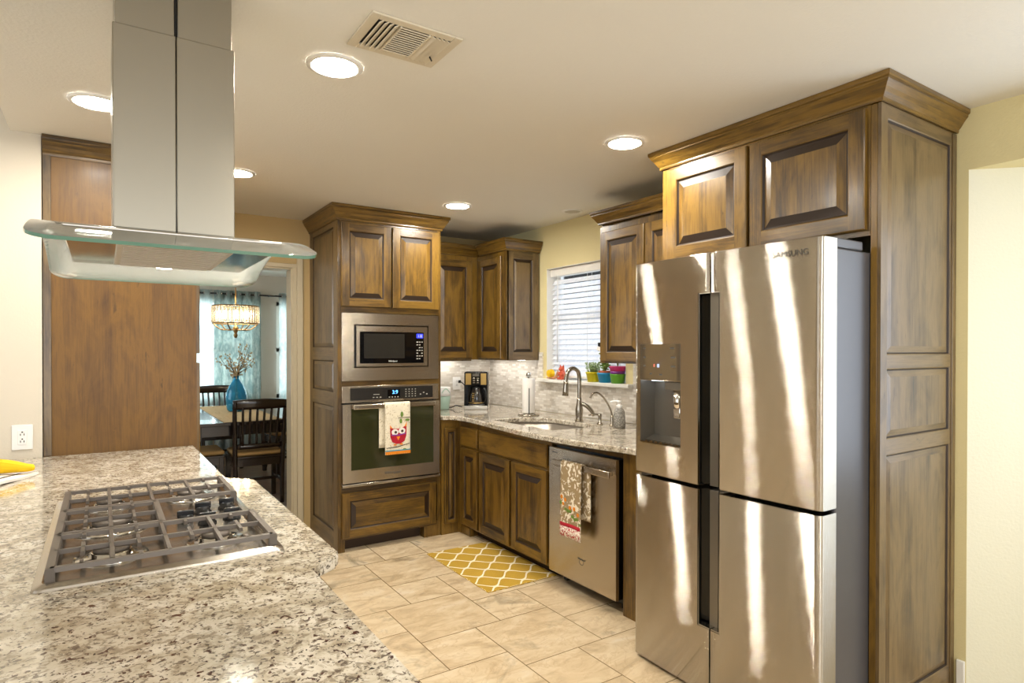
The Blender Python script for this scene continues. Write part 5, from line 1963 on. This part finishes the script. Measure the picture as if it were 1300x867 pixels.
b.lathe([(0.0665, 0.052), (0.0672, 0.055), (0.0665, 0.060)], (0, -0.020, 0), 24, caps=False)
obj('level_marks', b, 'gold', cf)
b = MB()
b.tube([(2.672, 4.936, 1.132), (2.670, 4.90, 1.13), (2.675, 4.82, 1.09), (2.66, 4.775, 1.06)], 0.0045, 8, sub=5)
b.box((2.660, 4.925, 1.120), (2.684, 4.9435, 1.146), 0.004)
obj('power_cord', b, 'black', None, 'short black cord plugged in above the coffee maker', 'power cord', loc=(2.672, 4.93, 1.132))
b = MB(); b.tube([(2.535, 4.640, 0.935), (2.50, 4.68, 0.945), (2.485, 4.72, 0.928), (2.45, 4.76, 0.921)], 0.0045, 8, sub=5)
obj('loose_cable', b, 'black', None, 'loose black cable lying left of the coffee maker', 'cable', loc=(2.48, 4.72, 0.92))

t = thing('mint_canister', 'pale mint ceramic canister half hidden behind the oven tower', 'canister', (2.40, 4.72, 0.9155))
b = MB(); b.lathe([(0.042, 0.916), (0.048, 0.920), (0.060, 1.02), (0.062, 1.028)], (2.40, 4.72, 0), 28)
obj('pot', b, 'mint', t)
b = MB(); b.lathe([(0.064, 1.0285), (0.062, 1.06), (0.060, 1.10), (0.055, 1.104), (0.018, 1.106)], (2.40, 4.72, 0), 28)
obj('lid', b, 'plastic_white', t)
b = MB(); b.tube([(2.36, 4.668, 1.055), (2.375, 4.655, 1.085), (2.40, 4.655, 1.09), (2.43, 4.665, 1.06)], 0.004, 8, sub=4)
obj('lid_ring', b, 'mint', t)

# ---------------------------------------------------------------- window sill items
ZS = WZ0 + 0.0005
t = thing('snail_figurine', 'small yellow shelled snail figurine on the window sill', 'figurine', (3.0, 3.985, ZS))
b = MB(); b.tube([(3.0, 4.055, ZS + 0.008), (3.0, 4.02, ZS + 0.009), (3.0, 3.96, ZS + 0.011), (3.0, 3.93, ZS + 0.022), (3.0, 3.918, ZS + 0.045), (3.0, 3.910, ZS + 0.060)], [0.004, 0.008, 0.011, 0.011, 0.009, 0.010], 10, sub=4)
b.tube([(2.996, 3.91, ZS + 0.065), (2.99, 3.905, ZS + 0.078)], 0.002, 6); b.tube([(3.004, 3.91, ZS + 0.065), (3.01, 3.905, ZS + 0.078)], 0.002, 6)
obj('body', b, 'clay', t)
b = MB()
b.ball((3.0, 3.995, ZS + 0.045), 0.034, 0, (0.75, 1, 1))
for k in range(3):
    b.lathe([(0.030 - k * 0.009, 0.0), (0.027 - k * 0.009, 0.004)], (2.972 - k * 0.002, 3.995, ZS + 0.045), 16, axis='x')
obj('shell', b, 'yellow', t)
t = thing('pig_figurine', 'small coral animal figurine sitting on the window sill', 'figurine', (3.0, 3.845, ZS))
b = MB()
b.ball((3.0, 3.845, ZS + 0.030), 0.032, 0, (0.9, 1.05, 0.98)); b.ball((2.998, 3.848, ZS + 0.058), 0.023, 0, (0.9, 0.95, 1.1))
b.ball((2.992, 3.85, ZS + 0.085), 0.023, 0, (0.95, 1.05, 0.9))
b.ball((2.970, 3.85, ZS + 0.082), 0.009, 0, (0.8, 1.2, 0.9))
for s_ in (-1, 1):
    b.tube([(2.995, 3.85 + s_ * 0.014, ZS + 0.098), (2.993, 3.85 + s_ * 0.023, ZS + 0.115)], [0.009, 0.003], 8)
    b.tube([(2.985, 3.846 + s_ * 0.02, ZS + 0.06), (2.970, 3.846 + s_ * 0.024, ZS + 0.03)], [0.009, 0.007], 8)
    b.tube([(2.985, 3.846 + s_ * 0.016, ZS + 0.012), (2.962, 3.846 + s_ * 0.024, ZS + 0.010)], [0.012, 0.009], 8)
obj('body', b, 'pigred', t)


def pot(name, label, y, mat, r0, r1, h, x=3.0, z=ZS):
    t = thing(name, label, 'potted plant', (x, y, z))
    b = MB(); b.lathe([(r0, z), (r1 - 0.003, z + h - 0.012), (r1, z + h - 0.012), (r1 + 0.001, z + h), (r1 - 0.004, z + h), (r1 - 0.005, z + h - 0.010)], (x, y, 0), 28)
    obj('pot', b, mat, t)
    b = MB(); b.lathe([(r1 - 0.006, z + h - 0.011), (r1 - 0.012, z + h - 0.007), (0.002, z + h - 0.005)], (x, y, 0), 20)
    obj('soil', b, 'soil', t)
    return t


t = pot('yellow_potted_plant', 'bushy pale plant in a yellow pot on the sill', 3.485, 'yellow_plastic', 0.040, 0.055, 0.072)
b = MB()
for k in range(130):
    a, rr_ = random.uniform(0, 2 * PI), 0.05 * math.sqrt(random.random())
    hh = random.uniform(0.03, 0.075)
    p = Vector((3.0 + rr_ * 0.8 * math.cos(a), 3.485 + rr_ * 0.8 * math.sin(a), ZS + 0.066))
    q_ = p + Vector((0.35 * rr_ * math.cos(a), 0.45 * rr_ * math.sin(a), hh))
    b.tube([p, q_], [0.0012, 0.0008], 4)
    b.ball(q_, 0.0055, 0, (1, 1, 0.7), 5, 4)
obj('foliage', b, 'leaf_pale', t)
t = pot('blue_potted_plant', 'leafy green plant in a blue pot on the sill', 3.355, 'blue_plastic', 0.042, 0.056, 0.070)
b = MB()
for k in range(26):
    a = random.uniform(0, 2 * PI)
    p = Vector((3.0, 3.355, ZS + 0.064)); hh = random.uniform(0.05, 0.15)
    q_ = p + Vector((0.03 * math.cos(a), 0.035 * math.sin(a), hh))
    b.tube([p, (p + q_) / 2 + Vector((0, 0, 0.01)), q_], [0.0016, 0.0014, 0.001], 5)
    for j in range(3):
        c = p.lerp(q_, 0.5 + 0.25 * j) + Vector((random.uniform(-.01, .01), random.uniform(-.01, .01), 0))
        b.ball(c, 0.012, 0, (0.9, 0.9, 0.45), 6, 5)
obj('foliage', b, 'leaf', t)
b = MB(); b.lathe([(0.040, ZS + 0.066), (0.047, ZS + 0.066), (0.047, ZS + 0.084), (0.040, ZS + 0.084)], (3.0, 3.355, 0), 20)
obj('inner_pot', b, 'terra', t)
t = thing('pink_green_planter', 'pink pot stacked in a green pot at the sill end', 'potted plant', (3.0, 3.222, ZS))
b = MB(); b.lathe([(0.045, ZS), (0.055, ZS + 0.060), (0.056, ZS + 0.066)], (3.0, 3.222, 0), 28)
obj('green_pot', b, 'green_plastic', t)
b = MB(); b.lathe([(0.050, ZS + 0.0665), (0.053, ZS + 0.085)], (3.0, 3.222, 0), 28)
obj('purple_band', b, 'purple_plastic', t)
b = MB(); b.lathe([(0.053, ZS + 0.0855), (0.057, ZS + 0.112), (0.060, ZS + 0.114), (0.060, ZS + 0.120), (0.052, ZS + 0.118)], (3.0, 3.222, 0), 28)
obj('pink_pot', b, 'pink_plastic', t)
b = MB()
for k in range(5):
    a = k * 1.3
    b.tube([(3.0, 3.222, ZS + 0.118), (3.0 + 0.01 * math.cos(a), 3.222 + 0.01 * math.sin(a), ZS + 0.16), (3.0 + 0.02 * math.cos(a), 3.222 + 0.03 * math.sin(a), ZS + 0.21)], [0.003, 0.003, 0.002], 6)
    b.ball((3.0 + 0.02 * math.cos(a), 3.222 + 0.03 * math.sin(a), ZS + 0.21), 0.016, 0, (0.8, 1, 0.5), 6, 5)
obj('foliage', b, 'leaf', t)

# blinds
t = thing('window_blind', 'white slatted venetian blind hanging in the sink window', 'blind', (3.06, 3.62, 2.06))
BLX = 3.080
b = MB(); b.box((BLX - 0.035, WY0 + 0.008, 2.012), (BLX + 0.030, WY1 - 0.008, 2.072), 0.004)
obj('headrail', b, 'white', t)
b = MB()
nsl = 19
for k in range(nsl):
    zc_ = 1.238 + k * 0.0405
    a = math.radians(-52)
    dx, dz = 0.0245 * math.cos(a), 0.0245 * math.sin(a)
    b.obox((BLX, (WY0 + WY1) / 2, zc_), (dx, 0, -dz), (0, (WY1 - WY0) / 2 - 0.010, 0), (0.0013 * math.sin(a), 0, 0.0013 * math.cos(a)))
obj('slats', b, 'blind', t)
b = MB(); b.box((BLX - 0.022, WY0 + 0.010, 1.200), (BLX + 0.022, WY1 - 0.010, 1.216), 0.003)
obj('bottom_rail', b, 'white', t)
b = MB()
for yy in (3.26, 3.62, 3.97):
    for xx in (BLX - 0.022, BLX + 0.022):
        b.tube([(xx, yy, 1.21), (xx, yy, 2.015)], 0.0011, 5)
obj('ladder_cords', b, 'white', t)
b = MB(); b.tube([(BLX - 0.042, 3.965, 2.02), (BLX - 0.044, 3.963, 1.32)], 0.004, 8)
obj('tilt_wand', b, 'plastic_white', t)

t = thing('hanging_tag', 'small black and white tag on the cabinet edge before the blind', 'tag', (2.72, 3.10, 1.45))
b = MB(); b.box((2.712, 3.0675, 1.412), (2.730, 3.105, 1.468), 0.003)
obj('clip', b, 'black', t)
b = MB(); b.obox((2.711, 3.092, 1.428), (0.0012, 0, 0), (0, 0.016, 0.004), (0, -0.004, 0.013))
obj('card', b, 'paper', t)

# rug
b = MB(); b.box((1.863, 3.092, 0.0003), (2.368, 3.916, 0.0065), 0.002, grain=X)
obj('kitchen_rug', b, 'rug', None, 'yellow trellis patterned rug lying in front of the sink', 'rug', loc=(2.1, 3.5, 0.0003))

# ================================================================== CEILING FIXTURES
protos = [((0.688, 2.196), 'recessed ceiling light nearest the air vent'), ((2.113, 2.223), 'recessed ceiling light near the refrigerator cabinet'),
          ((2.066, 3.845), 'recessed ceiling light between oven tower and window'), ((0.640, 3.830), 'recessed ceiling light right behind the hood chimney'),
          ((-0.018, 3.062), 'recessed ceiling light left of the hood chimney')]
root = None
for k, ((lx, ly), lab) in enumerate(protos):
    if root is None:
        root = thing('ceiling_light', lab, 'ceiling light', (lx, ly, HC), 'recessed kitchen downlights', local=True)
        b = MB(); b.lathe([(0.098, -0.0005), (0.096, -0.006), (0.080, -0.009), (0.076, -0.005), (0.075, -0.001)], (0, 0, 0), 36, caps=False)
        obj('trim_ring', b, 'white', root)
        b = MB(); b.lathe([(0.001, -0.0012), (0.076, -0.0012), (0.074, -0.0045), (0.001, -0.0055)], (0, 0, 0), 36, caps=False)
        obj('lens', b, 'lamp', root)
    else:
        dup(root, (lx, ly, HC), None, lab)
t = thing('ceiling_fixture', 'small unlit round ceiling fixture above the sink window', 'ceiling fixture', (2.842, 3.532, HC))
b = MB(); b.lathe([(0.075, HC - 0.0005), (0.073, HC - 0.006), (0.060, HC - 0.008), (0.057, HC - 0.004)], (2.842, 3.532, 0), 30, caps=False)
obj('trim_ring', b, 'white', t)
b = MB(); b.lathe([(0.057, HC - 0.001), (0.056, HC - 0.004), (0.02, HC - 0.006)], (2.842, 3.532, 0), 30)
obj('grille', b, 'filter', t)

t = thing('air_vent', 'rectangular white air vent on the ceiling', 'vent', (0.82, 1.89, HC))
vx0, vx1, vy0, vy1 = 0.668, 0.973, 1.771, 2.008
b = MB()
i0 = 0.030
for lo, hi in (((vx0, vy0), (vx0 + i0, vy1)), ((vx1 - i0, vy0), (vx1, vy1)), ((vx0 + i0, vy0), (vx1 - i0, vy0 + i0)), ((vx0 + i0, vy1 - i0), (vx1 - i0, vy1))):
    b.box((lo[0], lo[1], HC - 0.008), (hi[0], hi[1], HC - 0.0005), 0.002)
obj('frame', b, 'vent', t)
b = MB(); b.box((vx0 + i0, vy0 + i0, HC - 0.0022), (vx1 - i0, vy1 - i0, HC - 0.0008))
b.box((vx0 + i0 + 0.072, vy0 + i0, HC - 0.004), (vx1 - i0 - 0.072, vy1 - i0, HC - 0.0023), 0, 1)
obj('backing', b, ['vent_dark', 'vent'], t)
b = MB()
for k in range(4):
    for xs, sg in ((vx0 + i0 + 0.008 + k * 0.0165, 1), (vx1 - i0 - 0.008 - k * 0.0165, -1)):
        b.obox((xs + 0.003 * sg, (vy0 + vy1) / 2, HC - 0.010), (0.0075, 0, 0.0045 * sg), (0, (vy1 - vy0) / 2 - i0, 0), (-0.0008 * sg, 0, 0.001))
for k in range(13):
    yy = vy0 + i0 + 0.007 + k * 0.0135
    b.obox(((vx0 + vx1) / 2, yy, HC - 0.009), (0.046, 0, 0), (0, 0.0068, 0.003), (0, -0.0008, 0.001))
for xs in (vx0 + i0 + 0.074, vx1 - i0 - 0.074):
    b.box((xs - 0.003, vy0 + i0, HC - 0.012), (xs + 0.003, vy1 - i0, HC - 0.003))
obj('louvers', b, 'vent', t)
b = MB(); b.tube([(0.925, 1.925, HC - 0.010), (0.931, 1.918, HC - 0.028)], 0.003, 6)
obj('damper_lever', b, 'grey_dark', t)

# ================================================================== DINING ROOM
t = thing('dining_table', 'dark espresso dining table in the room beyond the opening', 'table', (1.15, 7.0, 0))
tx0, tx1, ty0, ty1 = 0.58, 1.72, 6.05, 8.0
b = MB(); b.box((tx0, ty0, 0.735), (tx1, ty1, 0.765), 0.005, grain=Y)
obj('tabletop', b, 'espresso', t)
b = MB(); b.box((tx0 + 0.06, ty0 + 0.06, 0.64), (tx1 - 0.06, ty1 - 0.06, 0.734))
obj('apron', b, 'espresso', t)
for xx in (tx0 + 0.10, tx1 - 0.10):
    for yy in (ty0 + 0.10, ty1 - 0.10):
        b = MB()
        b.box((xx - 0.045, yy - 0.045, 0.60), (xx + 0.045, yy + 0.045, 0.733), 0.004)
        b.lathe([(0.025, 0.0), (0.032, 0.03), (0.028, 0.08), (0.040, 0.30), (0.043, 0.50), (0.030, 0.545), (0.040, 0.57), (0.036, 0.60)], (xx, yy, 0), 16)
        obj('leg', b, 'espresso', t)


def make_chair(label, loc, rz):
    t = thing('dining_chair', label, 'chair', (0, 0, 0), 'dark slat back dining chairs', local=True)
    # back at y = 0, seat towards +y
    for s_ in (-1, 1):
        b = MB()
        b.tube([(s_ * 0.195, 0.02, 0.0), (s_ * 0.200, 0.045, 0.25), (s_ * 0.205, 0.040, 0.45), (s_ * 0.212, 0.012, 0.75), (s_ * 0.218, -0.030, 0.955)], [0.018, 0.021, 0.022, 0.020, 0.018], 8, sub=3)
        obj('rear_leg', b, 'espresso', t)
        b = MB(); b.box((s_ * 0.205 - 0.02, 0.40, 0.0), (s_ * 0.205 + 0.02, 0.44, 0.43), 0.004)
        obj('front_leg', b, 'espresso', t)
    b = MB(); b.box((-0.225, 0.035, 0.425), (0.225, 0.455, 0.448), 0.006)
    b.box((-0.20, 0.405, 0.36), (0.20, 0.435, 0.426)); b.box((-0.20, 0.045, 0.36), (0.20, 0.07, 0.426))
    for s_ in (-1, 1):
        b.box((s_ * 0.21 - 0.012, 0.05, 0.36), (s_ * 0.21 + 0.012, 0.42, 0.426)); b.box((s_ * 0.205 - 0.01, 0.05, 0.19), (s_ * 0.205 + 0.01, 0.41, 0.215))
    b.box((-0.20, 0.22, 0.19), (0.20, 0.24, 0.215))
    obj('seat', b, 'espresso', t)
    b = MB(); b.box((-0.215, 0.06, 0.4485), (0.215, 0.45, 0.490), 0.018)
    obj('cushion', b, 'cushion', t)
    b = MB()
    rows = []
    for z in (0.885, 0.91, 0.935, 0.965):
        rows.append([(0.235 * (2 * j / 12 - 1), -0.018 - 0.15 * (z - 0.885) - 0.030 * (1 - (2 * j / 12 - 1) ** 2), z + 0.012 * (1 - (2 * j / 12 - 1) ** 2) * (1 if z > 0.95 else 0)) for j in range(13)])
    b.sheet(rows, 0.022)
    obj('top_rail', b, 'espresso', t)
    b = MB()
    rows = [[(0.205 * (2 * j / 8 - 1), 0.037 - 0.018 * (1 - (2 * j / 8 - 1) ** 2), z) for j in range(9)] for z in (0.52, 0.565)]
    b.sheet(rows, 0.020)
    obj('lower_rail', b, 'espresso', t)
    for k in range(6):
        xx = -0.145 + k * 0.058
        b = MB(); b.tube([(xx, 0.022, 0.555), (xx * 1.02, 0.0, 0.72), (xx * 1.05, -0.045 , 0.895)], [0.010, 0.012, 0.010], 6, sub=3)
        obj('slat', b, 'espresso', t)
    t.location = loc
    t.rotation_euler = (0, 0, rz)
    return t


ch = make_chair('dark slat back dining chair nearest the kitchen opening', (1.190, 5.99, 0), 0.0)
dup(ch, (1.17, 8.42, 0), PI, 'dark dining chair across the table under the curtains')
dup(ch, (0.485, 6.47, 0), -PI / 2, 'dark dining chair with tan cushion at the table left side')
dup(ch, (2.02, 7.55, 0), PI / 2 + 0.15, 'dark dining chair at the table right side by the casing')

b = MB()
rows = [[(0.90 + 0.5 * j / 8, 5.98 + 1.9 * i / 24 if i > 0 else 6.03, 0.7675 + 0.0008 * math.sin(i + j)) for j in range(9)] for i in range(1, 25)]
b.sheet(rows, 0.003)
obj('table_runner', b, 'runner', None, 'beige patterned runner lying along the dark dining table', 'table runner', loc=(1.15, 7, 0.767))
VXc, VYc, VZ0 = 1.170, 7.08, 0.7705
b = MB()
pr = [(0.070, 0.0), (0.092, 0.02), (0.100, 0.08), (0.102, 0.15), (0.092, 0.21), (0.068, 0.27), (0.040, 0.315), (0.026, 0.345), (0.030, 0.372)]
b.lathe([(r_, VZ0 + h) for r_, h in pr] + [(r_ - 0.006, VZ0 + h) for r_, h in pr[::-1]][:-1] + [(0.060, VZ0 + 0.008)], (VXc, VYc, 0), 32)
obj('blue_vase', b, 'blueglass', None, 'teal blue glass vase standing on the dining table runner', 'vase', loc=(VXc, VYc, VZ0))
t = thing('dried_branches', 'dried twigs with pale buds standing in the blue vase', 'branches', (VXc, VYc, VZ0 + 0.012))
b = MB(); b2 = MB()
for k in range(16):
    a = random.uniform(0, 2 * PI)
    ln = random.uniform(0.48, 0.72)
    sp = random.uniform(0.05, 0.26)
    p0 = Vector((VXc + 0.02 * math.cos(a + 2), VYc + 0.02 * math.sin(a + 2), VZ0 + 0.02))
    p1 = Vector((VXc + 0.010 * math.cos(a), VYc + 0.010 * math.sin(a), VZ0 + 0.36))
    p2 = p1 + Vector((sp * 0.5 * math.cos(a), sp * 0.5 * math.sin(a), (ln - 0.36) * 0.55))
    p3 = p1 + Vector((sp * math.cos(a + 0.3), sp * math.sin(a + 0.3), ln - 0.36))
    b.tube([p0, p1, p2, p3], [0.003, 0.003, 0.0025, 0.0015], 5, sub=3)
    for j in range(9):
        q_ = p1.lerp(p2, j / 4) if j < 4 else p2.lerp(p3, (j - 4) / 4)
        d = Vector((random.uniform(-1, 1), random.uniform(-1, 1), random.uniform(-0.2, 1))).normalized()
        e = q_ + d * random.uniform(0.02, 0.05)
        b.tube([q_, e], 0.0012, 4)
        b2.ball(e, 0.008, 0, (1, 1, 1.3), 6, 5)
obj('twigs', b, 'twig', t)
obj('buds', b2, 'bud', t, kind='stuff')

# chandelier
t = thing('crystal_chandelier', 'lit round crystal chandelier hanging over the dining table', 'chandelier', (1.16, 7.05, HC), local=True)
BASE[t] = Vector((0, 0, 0))
b = MB(); b.lathe([(0.06, -0.001), (0.058, -0.02), (0.02, -0.035), (0.006, -0.04)], (0, 0, 0), 20); b.tube([(0, 0, -0.04), (0, 0, -0.56)], 0.006, 8)
obj('stem', b, 'bronze', t)
b = MB()
for z in (-0.555, -0.735):
    b.lathe([(0.222, z - 0.006), (0.230, z), (0.222, z + 0.006), (0.214, z), (0.222, z - 0.006)], (0, 0, 0), 36, caps=False)
for k in range(6):
    a = k * PI / 3
    b.tube([(0, 0, -0.54), (0.222 * math.cos(a), 0.222 * math.sin(a), -0.555)], 0.004, 6)
    b.tube([(0.222 * math.cos(a), 0.222 * math.sin(a), -0.735), (0.14 * math.cos(a), 0.14 * math.sin(a), -0.80), (0.02 * math.cos(a), 0.02 * math.sin(a), -0.80)], 0.006, 6, sub=4)
b.lathe([(0.006, -0.54), (0.006, -0.76), (0.03, -0.78), (0.022, -0.82), (0.012, -0.84), (0.022, -0.86), (0.012, -0.885), (0.002, -0.89)], (0, 0, 0), 16)
obj('frame', b, 'bronze', t)
cr0 = None
for k in range(40):
    a = 2 * PI * k / 40
    if cr0 is None:
        b = MB(); b.obox((0.226, 0, -0.645), (0.006, 0, 0), (0, 0.011, 0), (0, 0, 0.082), 0.004)
        cr0 = obj('crystal', b, 'crystal', t)
    else:
        c = cr0.copy(); C.objects.link(c); c.parent = t; c.rotation_euler = (0, 0, a)
for k in range(6):
    a = k * PI / 3 + 0.4
    b = MB(); b.ball((0.12 * math.cos(a), 0.12 * math.sin(a), -0.645), 0.02, 0, (1, 1, 2.2))
    obj('bulb', b, 'chand', t)

# curtains
t = thing('curtain_rod', 'dark curtain rod with ball ends above the dining windows', 'curtain rod', (1.6, 8.90, 2.15))
b = MB(); b.tube([(0.60, 8.90, 2.15), (2.60, 8.90, 2.15)], 0.011, 10)
for xx in (0.585, 2.615):
    b.ball((xx, 8.90, 2.15), 0.025)
for xx in (0.70, 1.90, 2.52):
    b.box((xx - 0.008, 8.895, 2.142), (xx + 0.008, 8.999, 2.158))
obj('rod', b, 'rodmetal', t)


def curtain(label, x0, x1, mat, folds, y=8.90):
    t = thing('curtain', label, 'curtain', ((x0 + x1) / 2, y, 2.19), 'grommet curtains of the dining windows')
    b = MB(); rows = []
    n = folds * 10
    for z in [2.195 - 2.14 * k / 10 for k in range(11)]:
        rows.append([(x0 + (x1 - x0) * j / n, y + 0.03 * math.cos(2 * PI * folds * j / n) * (1 if z > 2 else 0.8 + 0.2 * math.sin(z * 3)), z) for j in range(n + 1)])
    b.sheet(rows, 0.004)
    obj('cloth', b, mat, t)
    for j in range(2 * folds):
        xx = x0 + (x1 - x0) * (j + 0.5) / (2 * folds)
        b = MB(); b.lathe([(0.020, -0.003), (0.028, -0.003), (0.028, 0.003), (0.020, 0.003), (0.020, -0.003)], (xx, y, 2.15), 14, axis='x', caps=False)
        obj('grommet', b, 'chrome', t)


curtain('pale teal curtain panel farthest left behind the chandelier', 0.64, 1.19, 'curtain_sheer', 4)
curtain('grey teal curtain panel behind the blue vase', 1.21, 1.78, 'curtain', 5)
curtain('pale curtain panel right of the bare wall strip', 2.02, 2.50, 'curtain_sheer', 4)
